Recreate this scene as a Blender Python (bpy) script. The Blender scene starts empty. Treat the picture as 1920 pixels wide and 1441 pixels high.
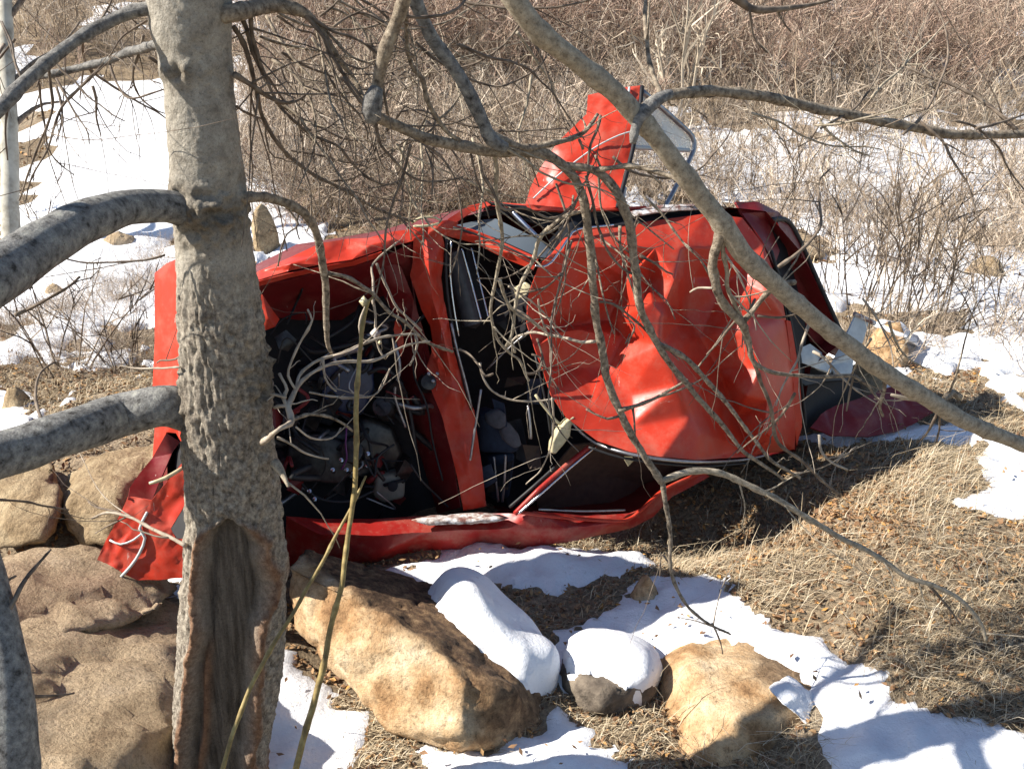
import bpy, bmesh, math, random
import numpy as np
from mathutils import Vector, Matrix
from mathutils.geometry import delaunay_2d_cdt

# ------------------------------------------------------------------ camera, light, exposure
scene = bpy.context.scene
COL = scene.collection
random.seed(7)
RNG = np.random.default_rng(11)
PITCH = math.radians(22.0)
HFOV = math.radians(55.0)
CAM = Vector((0.0, 0.0, 2.5))
cam_data = bpy.data.cameras.new('camera')
cam_data.sensor_width = 36.0
cam_data.lens = 18.0 / math.tan(HFOV / 2)
cam_data.clip_start = 0.05
cam_data.clip_end = 400.0
cam = bpy.data.objects.new('camera', cam_data)
cam.location = CAM
cam.rotation_euler = (math.pi / 2 - PITCH, 0, 0)
COL.objects.link(cam)
scene.camera = cam

SUN_EL, SUN_FRONT = math.radians(38.0), math.radians(7.0)
SUN_DIR = Vector((-math.cos(SUN_EL) * math.cos(SUN_FRONT), -math.cos(SUN_EL) * math.sin(SUN_FRONT), math.sin(SUN_EL)))
world = bpy.data.worlds.new('World')
scene.world = world
world.use_nodes = True
wn = world.node_tree.nodes
wl = world.node_tree.links
wn.clear()
sky = wn.new('ShaderNodeTexSky')
sky.sky_type = 'NISHITA'
sky.sun_disc = False
sky.sun_elevation = SUN_EL
sky.sun_rotation = math.atan2(SUN_DIR.x, SUN_DIR.y)
sky.altitude = 1500
bg = wn.new('ShaderNodeBackground')
bg.inputs['Strength'].default_value = 0.08
wo = wn.new('ShaderNodeOutputWorld')
wl.new(sky.outputs[0], bg.inputs[0])
wl.new(bg.outputs[0], wo.inputs[0])
sun_data = bpy.data.lights.new('sun', 'SUN')
sun_data.energy = 5.0
sun_data.angle = math.radians(0.53)
sun_data.color = (1.0, 0.94, 0.85)
sun = bpy.data.objects.new('sun', sun_data)
sun.rotation_euler = SUN_DIR.to_track_quat('Z', 'Y').to_euler()
sun.location = (-6, -3, 8)
COL.objects.link(sun)
scene.view_settings.view_transform = 'Standard'
scene.view_settings.look = 'None'
scene.view_settings.gamma = 1.0
scene.view_settings.use_curve_mapping = False
scene.view_settings.exposure = 1.03

# ------------------------------------------------------------------ geometry helpers
F = 960.0 / math.tan(HFOV / 2)
CP, SP = math.cos(PITCH), math.sin(PITCH)


def ray(px, py):
    a = (px - 960.0) / F
    b = -(py - 720.5) / F
    return Vector((a, CP + b * SP, -SP + b * CP))


def at(px, py, d):
    return CAM + ray(px, py) * d


def on_y(px, py, Y):
    r = ray(px, py)
    return CAM + r * (Y / r.y)


def sstep(a, b, x):
    t = np.clip((x - a) / (b - a), 0, 1)
    return t * t * (3 - 2 * t)


def _hash(ix, iy, iz):
    h = (ix.astype(np.int64) * 374761393 + iy.astype(np.int64) * 668265263 + iz.astype(np.int64) * 2147483647) & 0xffffffff
    h = ((h ^ (h >> 13)) * 1274126177) & 0xffffffff
    h = ((h ^ (h >> 16)) * 2246822519) & 0xffffffff
    return ((h ^ (h >> 15)) & 0xffff) / 65535.0


def vnoise(p):
    p = np.asarray(p, dtype=np.float64)
    i = np.floor(p)
    f = p - i
    f = f * f * (3 - 2 * f)
    x, y, z = i[:, 0], i[:, 1], i[:, 2]
    r = np.zeros(len(p))
    for dx in (0, 1):
        wx = f[:, 0] if dx else 1 - f[:, 0]
        for dy in (0, 1):
            wy = f[:, 1] if dy else 1 - f[:, 1]
            for dz in (0, 1):
                wz = f[:, 2] if dz else 1 - f[:, 2]
                r += wx * wy * wz * _hash(x + dx, y + dy, z + dz)
    return r * 2 - 1


def fbm(p, octaves=4, gain=0.5):
    p = np.asarray(p, dtype=np.float64)
    r = np.zeros(len(p))
    a = 1.0
    for k in range(octaves):
        r += a * vnoise(p * 2 ** k + 17.3 * k)
        a *= gain
    return r


def gz(x, y):
    """ground height"""
    x = np.asarray(x, dtype=np.float64)
    y = np.asarray(y, dtype=np.float64)
    sh = x.shape
    x = x.ravel()
    y = y.ravel()
    near = 1 - sstep(7, 12, y)
    z = 0.20 * sstep(0.5, 2.2, x) * near
    z += 0.10 * np.exp(-((x - 1.9) ** 2 / 0.5 + (y - 3.4) ** 2 / 0.6))
    z -= 0.22 * np.exp(-((x - 0.95) ** 2 / 0.30 + (y - 4.35) ** 2 / 0.12))
    z += 0.25 * np.exp(-((x + 2.2) ** 2 / 0.5 + (y - 5.3) ** 2 / 0.5))
    z += 0.20 * np.exp(-((x + 1.4) ** 2 / 0.25 + (y - 3.15) ** 2 / 0.25))
    hill = np.maximum(0, y - 14.0 - 0.12 * x)
    z += 0.24 * (np.sqrt(hill * hill + 4) - 2)
    p = np.stack([x, y, np.zeros_like(x)], 1)
    z += 0.05 * fbm(p * 1.3, 3) * (0.5 + 0.5 * sstep(3, 8, y)) + 0.25 * fbm(p * 0.22 + 5, 2) * sstep(7, 12, y)
    z += 0.018 * fbm(p * 7.0, 3)
    return z.reshape(sh)


def gz1(x, y):
    return float(gz(np.array([x]), np.array([y]))[0])


_dd = np.concatenate([np.linspace(2.0, 12, 700), np.linspace(12.05, 60, 700)])


def ground_depth(px, py):
    r = ray(px, py)
    X = r.x * _dd
    Y = r.y * _dd
    Z = CAM.z + r.z * _dd
    below = Z < gz(X, Y)
    i = int(np.argmax(below))
    return float(_dd[i]) if below[i] else 60.0


def on_ground(px, py):
    p = at(px, py, ground_depth(px, py))
    p.z = gz1(p.x, p.y)
    return p


def mesh_np(name, verts, faces, smooth=True):
    me = bpy.data.meshes.new(name)
    v = np.asarray(verts, dtype=np.float32)
    f = np.asarray(faces, dtype=np.int32)
    n = f.shape[1]
    me.vertices.add(len(v))
    me.vertices.foreach_set('co', v.ravel())
    me.loops.add(f.size)
    me.loops.foreach_set('vertex_index', f.ravel())
    me.polygons.add(len(f))
    me.polygons.foreach_set('loop_start', np.arange(0, f.size, n, dtype=np.int32))
    me.polygons.foreach_set('loop_total', np.full(len(f), n, dtype=np.int32))
    if smooth:
        me.polygons.foreach_set('use_smooth', np.ones(len(f), dtype=bool))
    me.update(calc_edges=True)
    me.validate()
    return me


def add_attr(me, name, vals):
    a = me.attributes.new(name, 'FLOAT', 'POINT')
    a.data.foreach_set('value', np.asarray(vals, dtype=np.float32))


def tag(o, label=None, cat=None, group=None, kind=None):
    if label:
        o['label'] = label
    if cat:
        o['category'] = cat
    if group:
        o['group'] = group
    if kind:
        o['kind'] = kind
    return o


def link(name, me, mat=None, parent=None):
    o = bpy.data.objects.new(name, me)
    COL.objects.link(o)
    if mat is not None and me is not None:
        me.materials.append(mat)
    if parent is not None:
        o.parent = parent
    return o


def empty(name, loc, label, cat, group=None):
    o = bpy.data.objects.new(name, None)
    o.location = loc
    o.empty_display_size = 0.2
    COL.objects.link(o)
    return tag(o, label, cat, group)


def root_loc(o):
    v = Vector((0, 0, 0))
    while o is not None:
        v = v + o.location
        o = o.parent
    return v


def put(name, verts, faces, mat, parent=None, smooth=True, attrs=None, origin=None):
    """verts in world coordinates; a part's mesh is stored relative to its thing"""
    off = root_loc(parent) if parent is not None else (Vector(origin) if origin is not None else Vector((0, 0, 0)))
    v = np.asarray(verts, dtype=np.float64) - np.array(off)
    me = mesh_np(name, v, faces, smooth)
    for k, a in (attrs or {}).items():
        add_attr(me, k, a)
    o = link(name, me, mat, parent)
    if parent is None and origin is not None:
        o.location = origin
    return o


def put_bm(name, bm, mat, parent=None, smooth=True, origin=None, attr_fn=None):
    off = root_loc(parent) if parent is not None else (Vector(origin) if origin is not None else Vector((0, 0, 0)))
    me = bpy.data.meshes.new(name)
    wco = np.array([v.co[:] for v in bm.verts])
    bmesh.ops.translate(bm, verts=bm.verts, vec=-off)
    bm.to_mesh(me)
    bm.free()
    if smooth:
        me.polygons.foreach_set('use_smooth', np.ones(len(me.polygons), dtype=bool))
    if attr_fn:
        for k, a in attr_fn(wco).items():
            add_attr(me, k, a)
    o = link(name, me, mat, parent)
    if parent is None and origin is not None:
        o.location = origin
    return o


# ------------------------------------------------------------------ materials
def new_mat(name):
    m = bpy.data.materials.new(name)
    m.use_nodes = True
    nt = m.node_tree
    return m, nt, nt.nodes['Principled BSDF']


def ramp_node(nt, stops):
    r = nt.nodes.new('ShaderNodeValToRGB')
    e = r.color_ramp.elements
    while len(e) > 1:
        e.remove(e[-1])
    e[0].position = stops[0][0]
    e[0].color = (*stops[0][1], 1)
    for p, c in stops[1:]:
        k = e.new(p)
        k.color = (*c, 1)
    return r


def noise_node(nt, scale, detail=6, stretch=None, rough=0.6, coord='Object'):
    tc = nt.nodes.new('ShaderNodeTexCoord')
    out = tc.outputs[coord]
    if stretch:
        mp = nt.nodes.new('ShaderNodeMapping')
        mp.inputs['Scale'].default_value = stretch
        nt.links.new(out, mp.inputs[0])
        out = mp.outputs[0]
    n = nt.nodes.new('ShaderNodeTexNoise')
    n.inputs['Scale'].default_value = scale
    n.inputs['Detail'].default_value = detail
    n.inputs['Roughness'].default_value = rough
    nt.links.new(out, n.inputs['Vector'])
    return n


def mix_node(nt, fac, a, b, blend='MIX'):
    m = nt.nodes.new('ShaderNodeMix')
    m.data_type = 'RGBA'
    m.blend_type = blend
    for s, v in ((m.inputs['Factor'], fac), (m.inputs[6], a), (m.inputs[7], b)):
        if isinstance(v, (int, float)):
            s.default_value = v
        elif isinstance(v, tuple):
            s.default_value = (*v, 1)
        else:
            nt.links.new(v, s)
    return m.outputs[2]


def attr_out(nt, name):
    a = nt.nodes.new('ShaderNodeAttribute')
    a.attribute_name = name
    return a.outputs['Fac']


def add_bump(nt, bsdf, height, strength, dist):
    b = nt.nodes.new('ShaderNodeBump')
    b.inputs['Strength'].default_value = strength
    b.inputs['Distance'].default_value = dist
    nt.links.new(height, b.inputs['Height'])
    nt.links.new(b.outputs[0], bsdf.inputs['Normal'])


def noisy(name, stops, scale, rough=0.85, bump=0.5, bdist=0.01, bscale=None, stretch=None, detail=7, spec=0.3, metal=0.0, attrs=None, speck=0):
    """stops ramp over noise; attrs = [(attribute, colour stops, scale)] mixed over it"""
    m, nt, b = new_mat(name)
    n = noise_node(nt, scale, detail, stretch)
    r = ramp_node(nt, stops)
    nt.links.new(n.outputs['Fac'], r.inputs[0])
    out = r.outputs[0]
    for an, st, sc, *sx in (attrs or []):
        n2 = noise_node(nt, sc, 8, sx[0] if sx else stretch, 0.65)
        r2 = ramp_node(nt, st)
        nt.links.new(n2.outputs['Fac'], r2.inputs[0])
        out = mix_node(nt, attr_out(nt, an), out, r2.outputs[0])
    if speck:
        ns = noise_node(nt, speck, 8, None, 0.8)
        rs = ramp_node(nt, [(0.34, (0.42, 0.40, 0.38)), (0.45, (0.95, 0.95, 0.95)), (0.56, (1.08, 1.08, 1.08)), (0.68, (1.35, 1.33, 1.28))])
        nt.links.new(ns.outputs['Fac'], rs.inputs[0])
        out = mix_node(nt, 1.0, out, rs.outputs[0], 'MULTIPLY')
        nf = noise_node(nt, speck * 3.3, 6, None, 0.85)
        rf = ramp_node(nt, [(0.34, (0.50, 0.48, 0.46)), (0.46, (0.97, 0.97, 0.97)), (0.60, (1.08, 1.08, 1.08)), (0.70, (1.3, 1.28, 1.24))])
        nt.links.new(nf.outputs['Fac'], rf.inputs[0])
        out = mix_node(nt, 1.0, out, rf.outputs[0], 'MULTIPLY')
    nt.links.new(out, b.inputs['Base Color'])
    b.inputs['Roughness'].default_value = rough
    b.inputs['Specular IOR Level'].default_value = spec
    b.inputs['Metallic'].default_value = metal
    if bump:
        nb = noise_node(nt, bscale or scale * 2.5, 8, stretch, 0.7)
        add_bump(nt, b, nb.outputs['Fac'], bump, bdist)
    return m


def plain(name, col, rough=0.5, metal=0.0, spec=0.5, var=0.25, scale=30, bump=0.15):
    lo = tuple(c * (1 - var) for c in col)
    hi = tuple(min(1, c * (1 + var)) for c in col)
    return noisy(name, [(0.3, lo), (0.7, hi)], scale, rough, bump, 0.003, None, None, 5, spec, metal)


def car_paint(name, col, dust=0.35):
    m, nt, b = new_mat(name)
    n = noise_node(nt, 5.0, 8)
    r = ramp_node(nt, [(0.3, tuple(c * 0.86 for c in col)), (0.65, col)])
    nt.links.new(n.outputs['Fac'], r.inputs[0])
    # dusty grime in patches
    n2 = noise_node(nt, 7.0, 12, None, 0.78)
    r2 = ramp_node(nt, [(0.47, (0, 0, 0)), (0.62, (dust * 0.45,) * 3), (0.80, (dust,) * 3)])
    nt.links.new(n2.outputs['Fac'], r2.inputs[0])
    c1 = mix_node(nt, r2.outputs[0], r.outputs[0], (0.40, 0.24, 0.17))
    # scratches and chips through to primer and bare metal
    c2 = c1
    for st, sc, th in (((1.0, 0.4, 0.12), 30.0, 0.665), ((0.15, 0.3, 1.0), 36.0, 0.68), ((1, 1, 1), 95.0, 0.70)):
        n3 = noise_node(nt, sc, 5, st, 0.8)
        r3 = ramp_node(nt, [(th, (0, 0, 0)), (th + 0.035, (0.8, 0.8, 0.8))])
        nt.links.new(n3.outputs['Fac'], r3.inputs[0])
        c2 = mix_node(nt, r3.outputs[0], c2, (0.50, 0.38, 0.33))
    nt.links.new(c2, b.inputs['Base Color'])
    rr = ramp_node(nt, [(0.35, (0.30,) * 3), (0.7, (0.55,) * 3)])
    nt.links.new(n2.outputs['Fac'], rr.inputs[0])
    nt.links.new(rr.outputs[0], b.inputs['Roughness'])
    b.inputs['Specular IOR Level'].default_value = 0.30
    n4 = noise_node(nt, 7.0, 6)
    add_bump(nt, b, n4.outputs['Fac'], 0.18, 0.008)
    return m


M = {}
M['red'] = car_paint('red_paint', (0.50, 0.040, 0.019), 0.42)
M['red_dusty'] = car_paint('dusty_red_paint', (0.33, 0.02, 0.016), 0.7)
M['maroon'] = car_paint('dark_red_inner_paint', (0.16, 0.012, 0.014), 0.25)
M['black'] = plain('black_plastic', (0.016, 0.016, 0.019), 0.6, 0, 0.2)
M['rubber'] = plain('black_rubber', (0.015, 0.015, 0.016), 0.6)
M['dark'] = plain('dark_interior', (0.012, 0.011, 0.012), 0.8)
M['chrome'] = plain('chrome_trim', (0.62, 0.63, 0.66), 0.22, 1.0, 0.5, 0.1)
M['steel'] = plain('dull_steel', (0.32, 0.32, 0.33), 0.42, 0.9, 0.5, 0.3)
M['engine'] = plain('oily_engine_metal', (0.05, 0.047, 0.045), 0.38, 0.6, 0.5, 0.5)
M['blue'] = plain('dark_blue_plastic', (0.02, 0.03, 0.075), 0.4)
M['dashgrey'] = plain('grey_dashboard_vinyl', (0.07, 0.072, 0.08), 0.42)
M['seat'] = plain('dark_blue_seat_cloth', (0.025, 0.035, 0.06), 0.9)
M['greycloth'] = plain('grey_cloth', (0.09, 0.09, 0.10), 0.95)
M['milky'] = plain('milky_plastic', (0.20, 0.18, 0.145), 0.5)
M['cream'] = plain('cream_plastic', (0.50, 0.44, 0.27), 0.4)
M['whiteplastic'] = plain('grey_white_plastic', (0.50, 0.53, 0.52), 0.5, 0, 0.4, 0.12)
M['lining'] = plain('brown_door_lining', (0.06, 0.038, 0.026), 0.8)
M['snow_grit'] = noisy('gritty_snow', [(0.40, (0.22, 0.10, 0.08)), (0.52, (0.50, 0.44, 0.40)), (0.66, (0.82, 0.82, 0.83))], 26, 0.7, 0.6, 0.02)
m, nt, b = new_mat('dusty_glass')
b.inputs['Base Color'].default_value = (0.75, 0.80, 0.80, 1)
b.inputs['Roughness'].default_value = 0.12
b.inputs['IOR'].default_value = 1.45
n = noise_node(nt, 14, 8)
r = ramp_node(nt, [(0.4, (0.78,) * 3), (0.75, (0.35,) * 3)])
nt.links.new(n.outputs['Fac'], r.inputs[0])
nt.links.new(r.outputs[0], b.inputs['Transmission Weight'])
M['glass'] = m
m, nt, b = new_mat('grey_window_glass')
b.inputs['Base Color'].default_value = (0.10, 0.12, 0.14, 1)
b.inputs['Roughness'].default_value = 0.18
M['darkglass'] = m

# snow
m, nt, b = new_mat('snow')
n = noise_node(nt, 3.0, 9, None, 0.7)
r = ramp_node(nt, [(0.25, (0.74, 0.74, 0.76)), (0.5, (0.86, 0.87, 0.89))])
nt.links.new(n.outputs['Fac'], r.inputs[0])
nd = noise_node(nt, 26.0, 8, None, 0.8)
rd = ramp_node(nt, [(0.60, (0, 0, 0)), (0.70, (0.55, 0.55, 0.55))])
nt.links.new(nd.outputs['Fac'], rd.inputs[0])
c = mix_node(nt, rd.outputs[0], r.outputs[0], (0.22, 0.16, 0.11))
nt.links.new(c, b.inputs['Base Color'])
b.inputs['Roughness'].default_value = 0.65
b.inputs['Specular IOR Level'].default_value = 0.2
nb = noise_node(nt, 16.0, 8, None, 0.7)
add_bump(nt, b, nb.outputs['Fac'], 0.6, 0.03)
M['snow'] = m

# ground
m, nt, b = new_mat('dry_earth')
n1 = noise_node(nt, 1.3, 8, None, 0.65)
r1 = ramp_node(nt, [(0.30, (0.20, 0.15, 0.10)), (0.48, (0.33, 0.26, 0.18)), (0.65, (0.43, 0.35, 0.26))])
nt.links.new(n1.outputs['Fac'], r1.inputs[0])
n2 = noise_node(nt, 42.0, 8, None, 0.75)
r2 = ramp_node(nt, [(0.34, (0.35, 0.33, 0.30)), (0.52, (0.9, 0.88, 0.85)), (0.66, (1.5, 1.42, 1.25))])
nt.links.new(n2.outputs['Fac'], r2.inputs[0])
c = mix_node(nt, 1.0, r1.outputs[0], r2.outputs[0], 'MULTIPLY')
nt.links.new(c, b.inputs['Base Color'])
b.inputs['Roughness'].default_value = 0.95
b.inputs['Specular IOR Level'].default_value = 0.1
add_bump(nt, b, n2.outputs['Fac'], 0.9, 0.03)
M['ground'] = m


def tone_mat(name, stops, rough=0.85, bump=0):
    m, nt, b = new_mat(name)
    r = ramp_node(nt, stops)
    nt.links.new(attr_out(nt, 'tone'), r.inputs[0])
    nt.links.new(r.outputs[0], b.inputs['Base Color'])
    b.inputs['Roughness'].default_value = rough
    b.inputs['Specular IOR Level'].default_value = 0.2
    return m


M['grass'] = tone_mat('dry_grass', [(0.0, (0.17, 0.125, 0.08)), (0.4, (0.40, 0.315, 0.20)), (0.75, (0.55, 0.46, 0.32)), (1.0, (0.66, 0.58, 0.45))])
M['leaf'] = tone_mat('dead_leaf', [(0.0, (0.11, 0.055, 0.03)), (0.45, (0.27, 0.155, 0.08)), (0.8, (0.38, 0.24, 0.12)), (1.0, (0.46, 0.24, 0.07))], 0.7)
M['brush'] = tone_mat('bare_brush', [(0.0, (0.06, 0.048, 0.038)), (0.35, (0.34, 0.26, 0.185)), (0.7, (0.50, 0.40, 0.30)), (1.0, (0.64, 0.55, 0.44))])
M['brush_red'] = tone_mat('reddish_brush', [(0.0, (0.07, 0.045, 0.036)), (0.4, (0.35, 0.24, 0.18)), (0.75, (0.49, 0.35, 0.265)), (1.0, (0.60, 0.48, 0.37))])
M['brush_dark'] = tone_mat('dark_brush', [(0.0, (0.04, 0.032, 0.028)), (0.5, (0.12, 0.09, 0.065)), (1.0, (0.25, 0.19, 0.13))])
M['brush_pale'] = tone_mat('pale_brush', [(0.0, (0.25, 0.20, 0.15)), (0.5, (0.42, 0.35, 0.26)), (1.0, (0.58, 0.50, 0.39))])

BARK_SPOT = [(0.40, (0.10, 0.082, 0.062)), (0.52, (0.27, 0.225, 0.165)), (0.62, (0.40, 0.345, 0.26))]
M['trunk'] = noisy('grey_tan_bark', [(0.28, (0.18, 0.158, 0.127)), (0.40, (0.30, 0.268, 0.218)), (0.55, (0.38, 0.345, 0.285)), (0.72, (0.45, 0.415, 0.345))],
                   24, 0.9, 0.8, 0.008, 110, None, 10, 0.15, 0,
                   [('rough', [(0.33, (0.10, 0.085, 0.069)), (0.48, (0.25, 0.215, 0.172)), (0.64, (0.42, 0.375, 0.30))], 60),
                    ('knot', [(0.35, (0.05, 0.04, 0.03)), (0.65, (0.22, 0.18, 0.13))], 60),
                    ('wound', [(0.32, (0.05, 0.042, 0.034)), (0.5, (0.115, 0.095, 0.075)), (0.68, (0.20, 0.17, 0.135))], 8, (7, 7, 0.6)),
                    ('lip', [(0.30, (0.13, 0.06, 0.035)), (0.70, (0.32, 0.18, 0.10))], 30)], 140)

M['limb'] = noisy('lichened_grey_bark', [(0.32, (0.055, 0.052, 0.048)), (0.43, (0.17, 0.165, 0.155)), (0.54, (0.25, 0.245, 0.23)), (0.66, (0.33, 0.325, 0.29)), (0.74, (0.43, 0.43, 0.36))],
                  42, 0.9, 0.9, 0.008, 80, None, 10, 0.15, 0, None, 90)
M['branch'] = noisy('brown_branch_bark', [(0.32, (0.085, 0.066, 0.05)), (0.46, (0.24, 0.195, 0.145)), (0.60, (0.36, 0.30, 0.225)), (0.74, (0.50, 0.46, 0.36))],
                    62, 0.9, 0.9, 0.006, 120, None, 9, 0.15, 0, None, 130)
M['greybranch'] = noisy('blue_grey_branch_bark', [(0.30, (0.07, 0.066, 0.062)), (0.5, (0.21, 0.20, 0.185)), (0.7, (0.34, 0.325, 0.29))], 60, 0.9, 0.9, 0.006, 120, None, 9, 0.15, 0, None, 130)
M['tanbranch'] = noisy('smooth_tan_bark', [(0.30, (0.20, 0.165, 0.12)), (0.5, (0.36, 0.305, 0.225)), (0.7, (0.46, 0.40, 0.305))], 55, 0.85, 0.7, 0.004, 110, None, 9, 0.15, 0, None, 120)
M['twig'] = noisy('twig_bark', [(0.30, (0.06, 0.045, 0.035)), (0.5, (0.16, 0.123, 0.092)), (0.72, (0.30, 0.24, 0.18))], 28, 0.85, 0.5, 0.003, 80)
M['paletwig'] = noisy('pale_twig_bark', [(0.30, (0.20, 0.16, 0.12)), (0.5, (0.36, 0.30, 0.23)), (0.72, (0.50, 0.43, 0.34))], 28, 0.8, 0.4, 0.003, 80)
M['willow'] = noisy('yellow_green_stem_bark', [(0.30, (0.13, 0.09, 0.035)), (0.5, (0.25, 0.18, 0.065)), (0.7, (0.38, 0.30, 0.12))], 40, 0.55, 0.3, 0.003, 80)
M['greentrunk'] = noisy('pale_trunk_bark', [(0.33, (0.24, 0.22, 0.175)), (0.5, (0.44, 0.415, 0.345)), (0.7, (0.55, 0.53, 0.45))], 6, 0.8, 0.4, 0.006, 40)

M['tanrock'] = noisy('tan_orange_rock', [(0.28, (0.16, 0.085, 0.04)), (0.40, (0.36, 0.215, 0.105)), (0.50, (0.50, 0.34, 0.19)), (0.62, (0.60, 0.45, 0.28)), (0.75, (0.66, 0.54, 0.38))],
                     6.5, 0.9, 0.9, 0.02, 22, None, 10, 0.2, 0,
                     [('dirt_shade', [(0.33, (0.05, 0.032, 0.021)), (0.5, (0.135, 0.082, 0.048)), (0.62, (0.23, 0.145, 0.078)), (0.74, (0.36, 0.25, 0.15))], 26)], 48)
M['browrock'] = noisy('earthy_brown_rock', [(0.28, (0.22, 0.155, 0.095)), (0.42, (0.40, 0.30, 0.19)), (0.55, (0.49, 0.375, 0.245)), (0.70, (0.58, 0.46, 0.32))],
                      5.0, 0.95, 1.0, 0.03, 30, None, 12, 0.1, 0,
                      [('dirt_shade', [(0.3, (0.17, 0.105, 0.07)), (0.7, (0.33, 0.225, 0.155))], 18)], 60)
M['clay'] = noisy('pale_clay', [(0.28, (0.16, 0.11, 0.06)), (0.45, (0.34, 0.25, 0.15)), (0.62, (0.46, 0.36, 0.225))], 7, 0.95, 1.0, 0.03, 26, None, 10, 0.1, 0, None, 50)
M['greyrock'] = noisy('dark_grey_rock', [(0.28, (0.05, 0.04, 0.032)), (0.45, (0.13, 0.105, 0.082)), (0.62, (0.25, 0.205, 0.155))], 9, 0.95, 0.9, 0.02, 30, None, 10, 0.15)

# ------------------------------------------------------------------ ground and snow
def axis(lo, hi, a, b, step, grow=1.10):
    mid = list(np.arange(a, b + 1e-6, step))
    up, s, v = [], step, b
    while v < hi:
        s *= grow
        v += s
        up.append(v)
    dn, s, v = [], step, a
    while v > lo:
        s *= grow
        v -= s
        dn.append(v)
    return np.array(dn[::-1] + mid + up)


xs = axis(-45, 45, -2.9, 2.9, 0.032, 1.06)
ys = axis(-6, 75, 2.0, 7.5, 0.032, 1.035)
GX, GY = np.meshgrid(xs, ys)
GZ = gz(GX, GY)
nx, ny = len(xs), len(ys)
idx = np.arange(nx * ny).reshape(ny, nx)
QF = np.stack([idx[:-1, :-1].ravel(), idx[:-1, 1:].ravel(), idx[1:, 1:].ravel(), idx[1:, :-1].ravel()], 1)
ground = put('ground', np.stack([GX.ravel(), GY.ravel(), GZ.ravel()], 1), QF, M['ground'])
tag(ground, kind='structure')

# signed distance (positive inside) to polygons drawn on the ground
def poly_sd(poly, X, Y):
    P = np.stack([X, Y], 1)
    V = np.array(poly)
    n = len(V)
    d = np.full(len(P), 1e9)
    ins = np.zeros(len(P), dtype=bool)
    for i in range(n):
        a, b = V[i], V[(i + 1) % n]
        e = b - a
        w = P - a
        t = np.clip((w @ e) / max(1e-12, e @ e), 0, 1)
        q = w - t[:, None] * e
        d = np.minimum(d, (q ** 2).sum(1))
        c = ((a[1] <= P[:, 1]) & (b[1] > P[:, 1])) | ((b[1] <= P[:, 1]) & (a[1] > P[:, 1]))
        with np.errstate(divide='ignore', invalid='ignore'):
            xi = a[0] + (P[:, 1] - a[1]) * e[0] / (e[1] if abs(e[1]) > 1e-12 else 1e-12)
        ins ^= c & (P[:, 0] < xi)
    d = np.sqrt(d)
    return np.where(ins, d, -d)


def gpoly(pix):
    return [tuple(on_ground(x, y)[:2]) for x, y in pix]


# (outline in the photograph, raggedness in m, noise frequency, depth of snow in m)
SNOW = [
    ([(470, 1500), (480, 1260), (520, 1190), (560, 1215), (640, 1330), (705, 1360), (690, 1420), (640, 1500)], 0.05, 5, 0.05),
    ([(740, 1400), (830, 1408), (930, 1410), (1010, 1370), (1060, 1345), (1120, 1380), (1190, 1405), (1205, 1500), (800, 1500)], 0.06, 5, 0.05),
    ([(640, 1085), (760, 1060), (880, 1010), (1000, 1015), (1220, 1040), (1250, 1070), (1100, 1085), (1010, 1110), (900, 1110), (700, 1110)], 0.05, 4, 0.07),
    ([(1110, 1160), (1190, 1120), (1215, 1065), (1330, 1080), (1400, 1115), (1430, 1170), (1560, 1215), (1690, 1285), (1800, 1345), (1920, 1365), (2000, 1500), (1560, 1500), (1500, 1300), (1200, 1270)], 0.05, 5, 0.06),
    ([(990, 1250), (1050, 1180), (1150, 1165), (1260, 1225), (1240, 1310), (1180, 1300), (1060, 1300)], 0.03, 5, 0.05),
    ([(1775, 945), (1850, 905), (1815, 870), (1880, 815), (1990, 830), (1990, 960), (1860, 965)], 0.06, 6, 0.04),
    ([(1480, 830), (1560, 805), (1700, 795), (1780, 790), (1910, 825), (1900, 850), (1740, 830), (1560, 845)], 0.05, 6, 0.03),
    ([(300, 1085), (345, 1075), (360, 1140), (320, 1130)], 0.02, 6, 0.04),
    ([(-60, 430), (-60, 400), (30, 395), (60, 190), (310, 165), (520, 150), (500, 330), (430, 440), (330, 470), (200, 440)], 0.35, 1.4, 0.10),
    ([(-60, 700), (-60, 400), (440, 400), (330, 600), (120, 650), (60, 700)], 1.01, 1.5, 0.06),
    ([(440, 330), (520, 320), (560, 380), (680, 420), (640, 500), (470, 520)], 0.5, 1.6, 0.06),
    ([(1180, 235), (1500, 250), (1980, 235), (1980, 660), (1650, 640), (1540, 640), (1500, 430), (1230, 410)], 1.0, 1.3, 0.06),
    ([(1580, 690), (1690, 640), (1720, 700), (1600, 780), (1570, 760)], 0.08, 4, 0.03),
    ([(1800, 560), (1980, 540), (1980, 690), (1830, 670)], 0.12, 2.2, 0.05),
    ([(-60, 900), (40, 900), (40, 740), (-60, 720)], 0.12, 4, 0.05),
]
fx, fy = GX.ravel(), GY.ravel()
T = np.full(len(fx), -0.05)
P3 = np.stack([fx, fy, np.zeros_like(fx)], 1)
for pix, rag, fr, dep in SNOW:
    pl = gpoly(pix)
    sd = poly_sd(pl, fx, fy)
    sd = sd + (0.030 * fbm(P3 * 16 + 2.2, 3, 0.7) if rag < 0.3 else 0) + rag * (fbm(P3 * fr + 3.1, 4, 0.6) - 0.12 + 0.5 * fbm(P3 * fr * 5 + 1.7, 3, 0.6)) + (0.16 if rag > 0.9 else 0)
    t = np.where(sd > 0, dep * (1 - np.exp(-np.maximum(sd, 0) / 0.20)), sd * 0.8)
    T = np.maximum(T, np.maximum(t, -0.05))
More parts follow.
